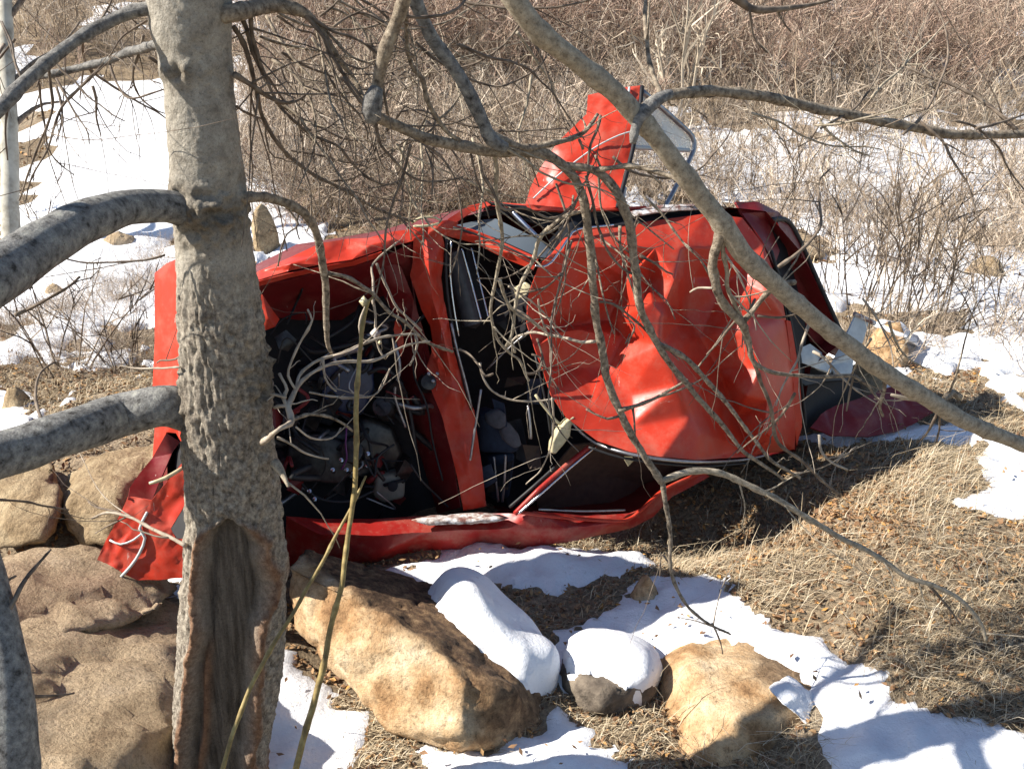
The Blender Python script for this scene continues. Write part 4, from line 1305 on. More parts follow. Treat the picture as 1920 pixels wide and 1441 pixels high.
# ---- rear end: window frame, hatch, boot lid, light trim
panel('rear_pillar', [(1392, 400, -.10), (1380, 378, -.14), (1420, 378, -.18), (1462, 398, -.22), (1470, 408, -.22), (1440, 412, -.16), (1462, 470, -.12), (1452, 500, -.08), (1430, 452, -.07)], M['maroon'], None, [(1430, 398, -.12)], thick=.012, sub=2, noise=.008)
panel('rear_window', [(1418, 422, -.14), (1446, 416, -.18), (1470, 450, -.20), (1496, 540, -.18), (1512, 620, -.14), (1508, 700, -.12), (1500, 740, -.10), (1486, 660, -.07), (1470, 570, -.07), (1446, 480, -.09)], M['black'], None, thick=.008, sub=2, noise=.004)
panel('rear_hatch', [(1458, 414, -.20), (1478, 418, -.26), (1502, 460, -.30), (1532, 528, -.32), (1560, 590, -.32), (1582, 640, -.30), (1572, 668, -.26), (1556, 660, -.24), (1538, 646, -.22), (1522, 640, -.20), (1508, 600, -.18), (1486, 510, -.20)], M['maroon'], None, [(1510, 540, -.22), (1540, 600, -.24)], thick=.015, sub=2, noise=.008)
rod('hatch_seal', [(1446, 412, -.17), (1476, 414, -.25), (1500, 452, -.29), (1532, 524, -.31), (1560, 586, -.31), (1584, 640, -.29)], .014, M['rubber'])
panel('rear_pillar', [(1474, 600, .03), (1482, 602, .03), (1496, 680, .03), (1502, 740, .03), (1504, 800, .02), (1494, 836, .0), (1490, 800, .02), (1488, 720, .03)], M['red'], None, thick=.012, sub=2, noise=.004)
rod('roof_edge_seal', [(1446, 470, -.06), (1470, 550, -.05), (1484, 612, -.04), (1498, 690, -.03), (1508, 770, -.04), (1510, 800, -.05)], .009, M['rubber'])
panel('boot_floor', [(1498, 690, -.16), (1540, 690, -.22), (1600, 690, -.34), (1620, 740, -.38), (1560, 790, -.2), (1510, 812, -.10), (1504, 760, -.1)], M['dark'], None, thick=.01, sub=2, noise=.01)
panel('boot_lid', [(1518, 800, -.05), (1540, 776, -.07), (1570, 760, -.10), (1610, 748, -.14), (1650, 732, -.20), (1690, 718, -.24), (1722, 730, -.20), (1766, 756, -.12), (1750, 770, -.08), (1722, 790, -.04), (1690, 806, -.02), (1630, 818, .0), (1560, 816, .0)],
      M['maroon'], None, [(1600, 786, -.04), (1670, 760, -.10), (1700, 775, -.08)], [(13, 14)], .015, 3, 1, .010, 9)
panel('spoiler_strip', [(1496, 712, -.06), (1506, 706, -.08), (1556, 700, -.18), (1600, 706, -.24), (1598, 712, -.22), (1550, 714, -.14), (1510, 722, -.06)], M['rubber'], None, thick=.02, sub=1, noise=.003)

trim = empty('plastic_trim', tuple(C(1560, 690, -.2)), 'broken grey white plastic trim piece sticking up at the boot end of the wreck', 'trim')
panel('trim_plate', [(1500, 652, -.10), (1518, 644, -.12), (1540, 660, -.14), (1552, 674, -.16), (1560, 684, -.16), (1558, 698, -.12), (1530, 690, -.09), (1504, 680, -.07)], M['whiteplastic'], trim, [(1528, 672, -.08)], thick=.012, sub=2, noise=.006)
panel('trim_plate', [(1556, 684, -.15), (1580, 640, -.20), (1604, 590, -.28), (1628, 602, -.28), (1618, 640, -.24), (1600, 676, -.16), (1596, 700, -.12), (1566, 700, -.11)], M['whiteplastic'], trim, [(1590, 660, -.15)], thick=.012, sub=2, noise=.006)
rod('trim_edge', straight([(1602, 588, -.27), (1620, 596, -.27), (1640, 606, -.28)]), .014, M['snow_grit'], trim)
# ------------------------------------------------------------------ limbs and twigs of the thick tree
def td(py):
    return TREE_Y / ray(960, py).y


def limb(pts, mat, label=None, **kw):
    o = branch('limb', pts, mat, tree, **kw)
    if label:
        o['label'] = label
    return o


L5 = None


def twig(pts, d0, d1, w0, w1, parent, mat='twig', **kw):
    kw.setdefault('sides', 6)
    kw.setdefault('bump', 0.10)
    kw.setdefault('jitter', 0.003)
    kw.setdefault('step', 0.016)
    kw.setdefault('nodes', 0.075)
    kw.setdefault('shoots', max(1, int(sum(math.hypot(b[0] - a[0], b[1] - a[1]) for a, b in zip(pts, pts[1:])) / (40 if parent is L5 else 75))))
    return branch('twig', dline(pts, d0, d1, w0, w1), M[mat], parent, **kw)


L1 = limb([(424, 432, 90, td(420)), (370, 405, 76, td(405) - .03), (310, 386, 62, td(400) - .10), (240, 388, 66, 2.22), (165, 412, 78, 2.10), (100, 448, 88, 2.0), (40, 485, 98, 1.92), (-30, 530, 110, 1.82), (-160, 620, 120, 1.7)],
          M['limb'], sides=28, bump=.05, step=.012)
L2 = limb([(430, 795, 92, td(790) + .08), (365, 774, 84, td(775) + .04), (300, 762, 76, td(765) - .04), (220, 780, 82, 2.55), (120, 812, 84, 2.38), (40, 838, 86, 2.30), (-60, 872, 92, 2.2), (-200, 930, 96, 2.1)],
          M['limb'], sides=28, bump=.05, step=.012)
L3 = limb([(330, 0, 30, td(0)), (285, 16, 24, td(0) - .03), (235, 28, 23, 2.2), (160, 62, 22, 2.15), (95, 112, 24, 2.1), (45, 158, 25, 2.05), (0, 198, 26, 2.0), (-80, 270, 28, 1.95)], M['greybranch'], sides=12, nodes=.12)
L4 = limb([(340, 78, 26, td(80)), (290, 86, 19, td(86) + .02), (240, 100, 17, 2.42), (200, 114, 15, 2.46), (140, 128, 14, 2.5), (95, 138, 15, 2.5), (50, 150, 10, 2.55)], M['greybranch'], sides=10, nodes=.12)
# twigs off the upper left branches
twig([(90, 115), (94, 160), (98, 200), (88, 240), (70, 275), (50, 330), (36, 375)], 2.1, 2.3, 6, 3, L3)
twig([(200, 115), (175, 140), (140, 170), (115, 200), (100, 240), (85, 285), (60, 330), (48, 378)], 2.46, 2.5, 7, 3, L4)
twig([(205, 118), (215, 150), (232, 178), (250, 184), (280, 176), (305, 168)], 2.46, 2.4, 5, 3, L4)
twig([(235, 102), (262, 130), (285, 150), (300, 155)], 2.42, 2.4, 4, 2, L4)
twig([(95, 138), (120, 170), (140, 190), (170, 215)], 2.5, 2.55, 4, 2, L4)
twig([(60, 145), (20, 190), (10, 240), (15, 300)], 2.1, 2.2, 5, 3, L3)
twig([(160, 62), (185, 40), (205, 10), (215, -20)], 2.15, 2.2, 5, 3, L3)
twig([(45, 158), (30, 120), (22, 80), (5, 40)], 2.05, 2.1, 5, 3, L3)
twig([(310, 478), (270, 488), (200, 492), (150, 490), (80, 474)], td(480) - .1, 2.3, 4, 3, L1)
twig([(30, 590), (80, 565), (120, 545), (150, 520)], 2.0, 2.2, 8, 4, L1)
twig([(350, 655), (330, 672), (300, 674), (294, 678)], td(660) - .08, 2.6, 5, 3, L2)
twig([(338, 688), (280, 690), (230, 688)], td(690) - .08, 2.6, 4, 3, L2, 'paletwig')
twig([(80, 790), (68, 760), (66, 740), (74, 700), (100, 680), (108, 686)], 2.33, 2.5, 7, 3, L2)
twig([(348, 1022), (320, 1008), (285, 992), (240, 968), (200, 960), (170, 972)], td(1020) - .12, 2.8, 8, 4, tree, 'paletwig')
twig([(240, 968), (215, 958), (180, 950), (165, 940)], 2.75, 2.8, 5, 3, tree)
twig([(238, 968), (205, 985), (180, 1000)], 2.75, 2.8, 4, 2, tree)
twig([(-20, 935), (50, 940), (80, 948), (130, 955)], 2.4, 2.6, 5, 3, tree)

# crown of fine branches right of the trunk
L5 = limb([(400, 30, 40, td(20)), (440, 24, 32, td(20) - .02), (500, 12, 28, 2.32), (550, 14, 24, 2.36), (585, 36, 15, 2.4), (625, 95, 11, 2.45), (660, 145, 10, 2.5), (690, 200, 7, 2.5)], M['branch'], sides=12, nodes=.12)
twig([(560, 16), (600, 60), (625, 110), (650, 150), (680, 190), (700, 225)], 2.37, 2.5, 10, 5, L5)
twig([(545, 18), (575, 30), (600, 46), (625, 60), (660, 70), (700, 95), (715, 120)], 2.36, 2.5, 8, 3, L5)
twig([(450, 26), (462, 52), (475, 95), (500, 150), (520, 190), (540, 215), (560, 232), (580, 250), (610, 262), (635, 275), (660, 305), (685, 330), (715, 345), (745, 344)], 2.3, 2.7, 8, 4, L5)
twig([(470, 30), (475, 75), (490, 120), (508, 168), (520, 195)], 2.3, 2.45, 8, 6, L5)
twig([(438, 50), (456, 80), (468, 120), (480, 170), (492, 220), (515, 260), (540, 290), (565, 310), (610, 338), (650, 360), (700, 390), (740, 405), (775, 416)], 2.3, 2.9, 10, 5, L5)
twig([(440, 140), (470, 158), (500, 180), (530, 192), (555, 190), (572, 180), (582, 168)], td(140) - .02, 2.5, 12, 4, L5)
twig([(444, 200), (470, 218), (490, 225)], td(200), 2.5, 5, 3, L5)
twig([(600, 46), (640, 90), (665, 108), (700, 120)], 2.42, 2.5, 7, 3, L5, 'branch')
twig([(625, 50), (660, 28), (685, 24), (720, 42)], 2.42, 2.5, 5, 3, L5)
twig([(600, 30), (625, 10), (640, -10)], 2.4, 2.4, 5, 3, L5)
twig([(580, 250), (610, 240), (640, 222), (660, 215)], 2.55, 2.7, 4, 2, L5)
twig([(635, 275), (650, 255), (660, 240)], 2.6, 2.7, 4, 2, L5)
twig([(620, 338), (660, 335), (690, 315), (720, 290), (755, 275), (790, 260)], 2.75, 2.8, 5, 3, L5)
twig([(545, 282), (600, 292), (650, 305), (700, 296), (735, 290)], 2.65, 2.8, 4, 2, L5)
twig([(640, 118), (680, 130), (700, 118), (722, 100), (760, 95)], 2.48, 2.6, 4, 2, L5)
twig([(600, 105), (620, 150), (650, 190), (672, 214), (688, 240), (690, 262)], 2.45, 2.6, 6, 3, L5)
twig([(520, 30), (560, 55), (585, 62), (600, 82)], 2.35, 2.5, 5, 3, L5)

# curved branch above the engine bay
L6 = limb([(440, 372, 24, td(372)), (470, 368, 19, td(370) - .02), (510, 372, 18, 2.5), (548, 386, 17, 2.55), (576, 410, 16, 2.6), (594, 444, 15, 2.66), (604, 490, 14, 2.72), (610, 540, 13, 2.78), (612, 600, 12, 2.84), (614, 640, 9, 2.88), (624, 664, 5, 2.92)], M['branch'], sides=12, nodes=.09, bump=.12)
twig([(612, 512), (650, 520), (680, 538), (700, 552), (730, 585), (760, 605), (800, 640), (850, 660)], 2.75, 3.0, 8, 5, L6, 'branch')
twig([(700, 552), (698, 520), (696, 500), (712, 482), (745, 455)], 2.9, 3.0, 5, 3, L6, 'paletwig')
twig([(706, 494), (722, 530), (740, 570), (760, 592), (790, 620)], 2.95, 3.05, 5, 4, L6, 'paletwig')
twig([(690, 565), (675, 600), (676, 632), (690, 640)], 2.9, 2.9, 5, 3, L6, 'paletwig')
twig([(698, 560), (704, 590), (704, 622), (710, 650), (722, 672)], 2.9, 2.95, 5, 3, L6, 'paletwig')
twig([(530, 380), (560, 420), (540, 440), (528, 470), (522, 500)], 2.55, 2.6, 4, 3, L6)
twig([(560, 395), (556, 430), (560, 450)], 2.58, 2.6, 4, 2, L6)

# twiggy spur at mid trunk, reaching over the engine bay
L7 = limb([(490, 830, 12, td(830) - .10), (522, 808, 8, td(815) - .2), (545, 790, 12, 2.55), (540, 765, 11, 2.57), (548, 745, 9, 2.6), (565, 715, 7, 2.63), (600, 690, 6, 2.68), (640, 680, 6, 2.75), (700, 676, 5, 2.8), (760, 650, 4, 2.85), (806, 640, 3, 2.9)], M['paletwig'], sides=8, nodes=.06)
twig([(552, 740), (562, 705), (582, 685), (605, 672), (650, 658), (680, 645), (720, 632), (778, 626)], 2.6, 2.9, 6, 4, L7, 'paletwig')
twig([(778, 626), (782, 645), (776, 665), (768, 685)], 2.9, 2.9, 5, 3, L7, 'paletwig')
twig([(553, 728), (540, 705), (545, 680), (560, 645), (575, 618), (586, 600), (578, 580)], 2.6, 2.6, 5, 4, L7, 'paletwig')
twig([(605, 672), (610, 705), (622, 725), (630, 732)], 2.68, 2.7, 5, 3, L7, 'paletwig')
twig([(548, 788), (570, 778), (590, 776), (620, 782), (645, 795), (660, 808)], 2.56, 2.7, 7, 4, L7, 'branch')
twig([(560, 782), (590, 775), (612, 768)], 2.58, 2.65, 4, 2, L7)
twig([(555, 800), (580, 818), (610, 822), (630, 815), (640, 802)], 2.56, 2.7, 4, 3, L7, 'paletwig')
twig([(520, 820), (545, 832), (570, 848), (600, 858), (616, 860)], td(820) - .15, 2.6, 5, 3, L7, 'paletwig')
twig([(580, 735), (620, 742), (660, 745), (700, 742), (720, 720), (732, 690)], 2.66, 2.8, 4, 3, L7, 'paletwig')
twig([(540, 765), (530, 745), (536, 730), (522, 700)], 2.57, 2.6, 8, 5, L7, 'paletwig')
twig([(538, 760), (520, 762), (514, 764)], 2.57, 2.6, 8, 6, L7, 'paletwig')
twig([(536, 745), (515, 740), (508, 740)], 2.57, 2.58, 6, 5, L7, 'paletwig')
twig([(514, 866), (526, 882), (540, 912)], td(890) - .08, td(890) - .12, 20, 5, tree, 'tanbranch', sides=10)

# long limb that arches out of the crown and hangs before the wreck
H1 = limb([(350, -420, 60.2, td(-420)), (470, -400, 48.2, 2.05), (600, -270, 37.8, 2.05), (720, -90, 31.0, 2.1), (762, -20, 26.7, 2.15), (748, 30, 24.1, 2.2), (726, 95, 23.2, 2.25), (708, 160, 22.4, 2.3), (694, 205, 24.1, 2.33), (712, 222, 20.6, 2.36), (745, 238, 19.8, 2.4), (790, 258, 20.6, 2.44), (850, 270, 20.6, 2.5), (920, 280, 22.4, 2.55), (1000, 284, 20.6, 2.6), (1045, 302, 18.9, 2.64),
           (1080, 340, 16.3, 2.7), (1098, 400, 16.3, 2.76), (1106, 460, 16.3, 2.82), (1112, 530, 15.5, 2.88), (1118, 600, 15.5, 2.94), (1130, 670, 14.6, 3.0), (1148, 735, 14.6, 3.06), (1175, 800, 13.8, 3.12), (1205, 850, 12.9, 3.18), (1240, 902, 12.9, 3.24)], M['branch'], sides=12, nodes=.11, bump=.14, label='grey limb arching from the crown and hanging down over the roof')
knuckle = branch('limb', [(706, 165, 24, 2.29), (700, 185, 34, 2.29), (694, 208, 36, 2.30), (700, 226, 26, 2.31)], M['greybranch'], tree, sides=12, bump=.2)
# its continuation forks at the bottom
twig([(1240, 902), (1290, 884), (1345, 886), (1400, 908), (1460, 938), (1520, 975), (1580, 1010), (1640, 1040), (1700, 1080), (1750, 1098), (1800, 1125), (1835, 1165), (1848, 1200)], 3.24, 3.5, 13, 7, H1, 'tanbranch')
twig([(1242, 900), (1248, 950), (1256, 1000), (1256, 1050), (1262, 1085), (1285, 1130), (1320, 1165), (1370, 1188)], 3.24, 3.5, 10, 4, H1, 'branch')
twig([(1258, 1060), (1240, 1040), (1236, 1080)], 3.4, 3.45, 4, 2, H1)
twig([(1335, 1168), (1350, 1200), (1355, 1225)], 3.45, 3.5, 4, 2, H1)
twig([(1740, 1095), (1770, 1130), (1800, 1170)], 3.45, 3.5, 6, 3, H1)
# the second hanging shoot
H2 = limb([(1060, 310, 13.8, 2.66), (1110, 318, 15.5, 2.68), (1145, 345, 17.2, 2.7), (1172, 395, 17.2, 2.74), (1184, 450, 16.3, 2.8), (1192, 520, 16.3, 2.86), (1200, 570, 14.6, 2.9), (1222, 625, 13.8, 2.96), (1245, 665, 12.0, 3.0), (1275, 705, 11.2, 3.05), (1310, 745, 10.3, 3.1), (1350, 790, 9.5, 3.15), (1390, 840, 7.7, 3.2), (1430, 870, 6.9, 3.25), (1470, 900, 5.2, 3.3)], M['branch'], sides=10, nodes=.10, bump=.14)
twig([(1232, 645), (1265, 658), (1300, 685), (1330, 718), (1360, 752), (1390, 790), (1420, 830), (1450, 865), (1500, 895)], 2.98, 3.3, 11, 5, H2, 'branch')
twig([(1124, 565), (1150, 570), (1180, 590), (1205, 612), (1230, 640)], 2.9, 2.97, 5, 4, H1)
twig([(1116, 640), (1090, 640), (1060, 632), (1030, 628), (1000, 624), (968, 632), (960, 642)], 2.96, 3.2, 6, 4, H1, 'paletwig')
twig([(1030, 628), (1005, 606), (975, 585), (962, 580)], 3.05, 3.1, 5, 4, H1)
twig([(1160, 770), (1190, 760), (1230, 745), (1262, 728), (1290, 712)], 3.08, 3.1, 8, 5, H1, 'branch')
twig([(1186, 762), (1190, 790), (1192, 815)], 3.1, 3.1, 5, 3, H1)
twig([(1160, 780), (1140, 785), (1120, 778), (1100, 768)], 3.08, 3.1, 5, 3, H1)
twig([(1200, 480), (1230, 495), (1250, 510), (1262, 515)], 2.86, 2.9, 5, 3, H2)
twig([(1168, 590), (1190, 612), (1172, 645), (1180, 625)], 2.9, 2.9, 3, 2, H2)
# short limb with lichen, coming down from the crown to the same knot
H3 = limb([(356, -480, 56.8, td(-480)), (520, -420, 43.0, 2.05), (660, -240, 36.1, 2.15), (750, -60, 31.0, 2.25), (800, 50, 27.5, 2.35), (832, 105, 26.7, 2.4), (866, 158, 25.8, 2.44), (896, 215, 25.8, 2.48), (922, 258, 25.8, 2.51), (950, 276, 22.4, 2.53)], M['limb'], sides=12, bump=.16)
twig([(905, 240), (940, 262), (985, 276), (1030, 270), (1062, 262), (1090, 250), (1110, 232), (1122, 214)], 2.5, 2.7, 16, 7, H3, 'branch')
twig([(1086, 262), (1094, 280)], 2.62, 2.64, 6, 4, H3)
twig([(1126, 216), (1120, 240), (1108, 270), (1104, 300), (1102, 318)], 2.68, 2.68, 6, 4, H3)
# downward twigs from the horizontal part
twig([(762, 0), (762, 60), (764, 100), (775, 130), (792, 150), (800, 185), (815, 215), (835, 245), (862, 264)], 2.2, 2.5, 9, 8, H1, 'branch')
twig([(755, 30), (790, 32), (830, 28), (860, 16), (874, 0)], 2.2, 2.3, 6, 5, H1)
twig([(752, 40), (775, 48), (800, 52)], 2.2, 2.3, 4, 2, H1)
twig([(730, 85), (760, 95), (775, 105)], 2.25, 2.3, 4, 2, H1)
twig([(720, 120), (718, 150), (722, 185), (728, 215)], 2.3, 2.35, 5, 5, H1)
twig([(702, 230), (708, 252), (712, 272), (730, 292), (752, 315), (770, 330), (800, 340), (840, 338), (868, 330)], 2.36, 2.6, 6, 3, H1)
twig([(735, 235), (750, 245), (770, 252), (800, 250), (815, 235), (810, 215), (780, 206), (750, 210)], 2.4, 2.5, 4, 3, H1)
twig([(926, 285), (932, 320), (930, 350), (934, 385), (938, 420), (940, 460), (936, 500), (928, 535), (920, 575), (924, 610), (935, 640), (958, 662), (975, 675), (985, 700), (992, 715)], 2.58, 3.1, 9, 4, H1, 'tanbranch')
twig([(938, 525), (945, 555), (958, 578), (972, 592), (1000, 604), (1012, 615)], 2.8, 3.0, 6, 4, H1, 'tanbranch')
twig([(1030, 425), (1010, 450), (1000, 485), (985, 515), (970, 550), (965, 585), (960, 625), (950, 648), (960, 640), (966, 660)], 2.8, 3.0, 8, 5, H1, 'tanbranch')
twig([(1100, 395), (1075, 400), (1050, 410), (1030, 428)], 2.76, 2.8, 7, 7, H1, 'branch')
twig([(900, 300), (906, 330), (920, 350), (935, 380), (950, 395), (985, 392), (1030, 410), (1060, 398), (1080, 375), (1092, 352)], 2.56, 2.7, 6, 4, H1)
twig([(985, 285), (1000, 320), (1010, 350)], 2.6, 2.65, 4, 2, H1)
twig([(880, 275), (890, 320), (905, 360)], 2.55, 2.6, 4, 3, H1)
twig([(850, 272), (800, 266), (760, 262), (735, 266)], 2.5, 2.5, 4, 2, H1)
twig([(925, 700), (910, 705), (900, 690), (880, 665), (860, 655)], 3.1, 3.15, 4, 4, H1)
twig([(900, 680), (902, 700), (912, 720), (930, 738), (960, 750), (1000, 752), (1040, 748)], 3.15, 3.2, 4, 3, H1, 'paletwig')
twig([(985, 700), (1000, 700), (1012, 690), (1014, 672), (996, 664)], 3.1, 3.1, 5, 4, H1)
twig([(1102, 318), (1140, 316), (1180, 312), (1220, 318), (1260, 330), (1280, 342)], 2.68, 2.6, 9, 10, H1, 'branch')
twig([(1098, 330), (1106, 360), (1112, 385), (1120, 420), (1140, 470), (1165, 500), (1185, 512)], 2.7, 2.84, 6, 4, H1)
twig([(1084, 352), (1100, 340), (1104, 322)], 2.7, 2.68, 5, 5, H1)

# long smooth limb slanting across the picture
H4 = limb([(352, -560, 66, td(-560)), (560, -560, 49.9, 1.75), (800, -280, 46.4, 1.8), (905, -90, 44.7, 1.9), (965, 0, 42.1, 1.95), (1015, 62, 40.4, 2.0), (1078, 112, 37.8, 2.05), (1138, 160, 37.8, 2.1), (1190, 215, 38.7, 2.14), (1240, 268, 37.0, 2.18), (1290, 335, 36.1, 2.24), (1345, 408, 37.8, 2.3), (1400, 478, 37.0, 2.36),
           (1468, 545, 34.4, 2.44), (1558, 622, 32.7, 2.54), (1650, 690, 32.7, 2.62), (1738, 748, 31.0, 2.70), (1800, 785, 31.0, 2.76), (1860, 808, 27.5, 2.82), (1935, 840, 25.8, 2.9), (2030, 890, 17.2, 3.0), (2110, 940, 6.9, 3.1)], M['tanbranch'], sides=16, bump=.06, nodes=.16, label='long smooth tan limb slanting from upper centre to lower right')
H5 = limb([(1192, 232, 17.2, 2.14), (1206, 205, 21.5, 2.14), (1232, 186, 21.5, 2.16), (1275, 174, 20.6, 2.19), (1340, 170, 19.8, 2.24), (1400, 176, 19.8, 2.3), (1470, 190, 18.9, 2.36), (1540, 205, 18.1, 2.42), (1620, 222, 17.2, 2.48), (1700, 238, 17.2, 2.54), (1780, 250, 17.2, 2.6), (1850, 254, 16.3, 2.65), (1930, 250, 15.5, 2.7), (2040, 236, 15, 2.8), (2160, 222, 12, 2.9), (2300, 190, 8, 3.0), (2420, 140, 4, 3.1)], M['branch'], sides=12, bump=.10, nodes=.13)
branch('limb', [(1186, 268, 12, 2.13), (1190, 240, 20, 2.13), (1204, 212, 26, 2.13), (1228, 190, 24, 2.15), (1262, 176, 18, 2.18)], M['greybranch'], tree, sides=10, bump=.25)
twig([(1908, 246), (1880, 222), (1840, 190), (1790, 162), (1740, 145), (1700, 125)], 2.7, 2.75, 8, 4, H5)
twig([(1240, 180), (1226, 140), (1215, 90), (1210, 40), (1212, -20)], 2.17, 2.3, 9, 7, H5, 'branch')
twig([(1300, 172), (1330, 182), (1360, 170)], 2.2, 2.3, 4, 2, H5)
H6 = limb([(1336, 405, 22, 2.3), (1352, 428, 24, 2.31), (1342, 460, 20, 2.34), (1336, 500, 18, 2.38), (1344, 545, 17, 2.42), (1366, 580, 17, 2.47), (1390, 605, 16, 2.5), (1402, 640, 12, 2.55), (1412, 675, 9, 2.58), (1440, 695, 8, 2.6), (1480, 704, 7, 2.64), (1540, 706, 7, 2.7), (1596, 704, 6, 2.75)], M['branch'], sides=10, bump=.14, nodes=.10)
twig([(1358, 440), (1356, 470), (1362, 510), (1364, 540), (1378, 575), (1392, 600)], 2.32, 2.5, 9, 7, H6, 'tanbranch')
twig([(1392, 604), (1412, 582), (1436, 552), (1458, 535), (1490, 528)], 2.5, 2.5, 10, 9, H6, 'branch')
twig([(1460, 500), (1490, 478), (1520, 450), (1540, 420), (1538, 380), (1536, 340), (1556, 318)], 2.4, 2.5, 8, 3, H4)
twig([(1536, 345), (1520, 340), (1504, 350)], 2.48, 2.5, 4, 2, H4)
twig([(1380, 600), (1360, 625), (1345, 645), (1325, 665)], 2.5, 2.6, 5, 3, H6)
twig([(1412, 675), (1425, 710), (1442, 750), (1450, 790), (1460, 830), (1500, 860), (1535, 895), (1572, 925)], 2.58, 3.0, 8, 5, H6)
twig([(1336, 540), (1310, 540), (1296, 548)], 2.4, 2.45, 5, 3, H6, 'paletwig')
twig([(1420, 592), (1460, 594), (1500, 586)], 2.5, 2.55, 5, 3, H6)
twig([(1660, 690), (1656, 730), (1648, 760), (1655, 780)], 2.63, 2.75, 10, 5, H4, 'branch')
twig([(1600, 704), (1630, 725), (1645, 748)], 2.75, 2.76, 7, 5, H6, 'branch')
twig([(1600, 706), (1594, 740), (1588, 770)], 2.75, 2.8, 5, 3, H6)
twig([(1740, 750), (1700, 748), (1670, 740)], 2.7, 2.72, 8, 6, H4, 'paletwig')
twig([(1762, 764), (1750, 790), (1735, 815), (1718, 830)], 2.72, 2.85, 6, 3, H4)
twig([(1764, 766), (1760, 800), (1755, 830)], 2.72, 2.85, 5, 3, H4)
twig([(1800, 745), (1785, 735), (1770, 748)], 2.74, 2.72, 14, 12, H4, 'branch')
twig([(1536, 815), (1540, 845), (1560, 865), (1590, 880)], 3.2, 3.2, 6, 4, H6, 'paletwig')
twig([(1568, 866), (1582, 850)], 3.2, 3.2, 5, 3, H6, 'paletwig')
_tr = random.Random(21)


def web(n, x0, x1, y0, y1, parent, ang0, ang1, d0, d1, mats, steps=(4, 8), step=(28, 60), w=(4, 6.5)):
    for k in range(n):
        x, y = _tr.uniform(x0, x1), _tr.uniform(y0, y1)
        a = math.radians(_tr.uniform(ang0, ang1))
        bend = _tr.uniform(-.22, .22)
        P = [(x, y)]
        for q in range(_tr.randint(*steps)):
            L = _tr.uniform(*step)
            x, y = x + L * math.cos(a), y + L * math.sin(a)
            a += bend + _tr.uniform(-.3, .3)
            P.append((x, y))
        d = _tr.uniform(d0, d1)
        twig(P, d, d + _tr.uniform(-.15, .3), _tr.uniform(*w), 2.2, parent, _tr.choice(mats), shoots=_tr.randint(3, 6))


web(26, 450, 700, -20, 200, L5, 10, 80, 2.4, 2.8, ['twig', 'twig', 'branch'])
web(26, 700, 1000, -20, 290, H1, 20, 130, 2.45, 2.9, ['twig', 'twig', 'tanbranch'])
web(12, 1000, 1240, 280, 460, H2, 40, 120, 2.75, 3.1, ['twig', 'branch'])
web(10, 1230, 1900, 170, 260, H5, -60, 60, 2.3, 2.7, ['twig', 'tanbranch'], (3, 6))
web(8, 1340, 1760, 420, 760, H4, 20, 140, 2.5, 2.9, ['twig', 'tanbranch', 'paletwig'], (3, 5), (22, 45))
web(14, -20, 300, 20, 190, L3, 20, 160, 2.2, 2.6, ['twig'], (3, 6), (22, 45))
web(5, 900, 1100, 480, 760, H1, 20, 160, 3.0, 3.2, ['twig', 'paletwig'], (3, 5), (22, 40), (3.5, 5))
# odd twigs entering at the top edge
L8 = limb([(352, -640, 50, td(-640)), (800, -560, 38, 1.9), (1250, -220, 28, 2.2), (1350, -40, 20, 2.35), (1392, 5, 15, 2.4), (1420, 18, 14, 2.42), (1470, 16, 10, 2.45), (1520, 8, 7, 2.5), (1560, 0, 5, 2.5)], M['twig'], sides=10, nodes=.1)
twig([(1405, 12), (1410, 50), (1420, 80), (1440, 100)], 2.4, 2.5, 5, 3, L8)
twig([(1455, 18), (1470, 45), (1482, 60)], 2.45, 2.5, 5, 3, L8)
# upper crown above the frame so that the limbs belong to a whole tree
for k, (px, py, ex, ey, w, dd) in enumerate([(350, -500, 120, -900, 40, 2.3), (350, -620, 480, -1150, 46, 2.5), (345, -300, 0, -620, 40, 2.2), (350, -700, 300, -1300, 70, 2.6), (352, -650, 700, -1050, 36, 2.9)]):
    mx, my = 0.5 * (px + ex) + 30 * (-1) ** k, 0.5 * (py + ey)
    lb = limb([(px, py, w * 1.3, td(py)), (mx, my, w * .8, 0.5 * (td(py) + dd)), (ex, ey, w * .35, dd)], M['branch'], sides=10)
    for j in range(5):
        tx, ty = px + (ex - px) * (.3 + .14 * j), py + (ey - py) * (.3 + .14 * j)
        twig([(tx, ty), (tx + RNG.uniform(-120, 120), ty - 110), (tx + RNG.uniform(-220, 220), ty - 200)], dd, dd + RNG.uniform(-.4, .4), 12, 3, lb)

# ------------------------------------------------------------------ other trunks and stems
t2 = empty('bare_tree', at(-10, 1700, 2.2), 'smooth grey trunk cut off by the lower left corner, in front of the huge boulder', 'tree')
branch('trunk', [(-60, 930, 60, 2.3), (-30, 1080, 74, 2.25), (0, 1200, 88, 2.22), (14, 1320, 96, 2.2), (20, 1441, 98, 2.2), (24, 1560, 104, 2.2), (26, 1760, 112, 2.2)], M['limb'], t2, sides=28, bump=.05, step=.012)
branch('limb', [(10, 1150, 14, 2.22), (30, 1120, 9, 2.24), (50, 1085, 8, 2.3), (70, 1060, 6, 2.35), (96, 1030, 4, 2.4)], M['twig'], t2, nodes=.07)
branch('limb', [(20, 1130, 8, 2.23), (8, 1100, 6, 2.25), (30, 1080, 5, 2.3)], M['twig'], t2)
branch('limb', [(40, 1300, 8, 2.2), (90, 1304, 6, 2.3), (140, 1296, 4, 2.4)], M['twig'], t2)
branch('limb', [(-60, 930, 60, 2.3), (-100, 700, 50, 2.4), (-160, 300, 40, 2.5), (-200, -200, 30, 2.6)], M['limb'], t2, sides=16)

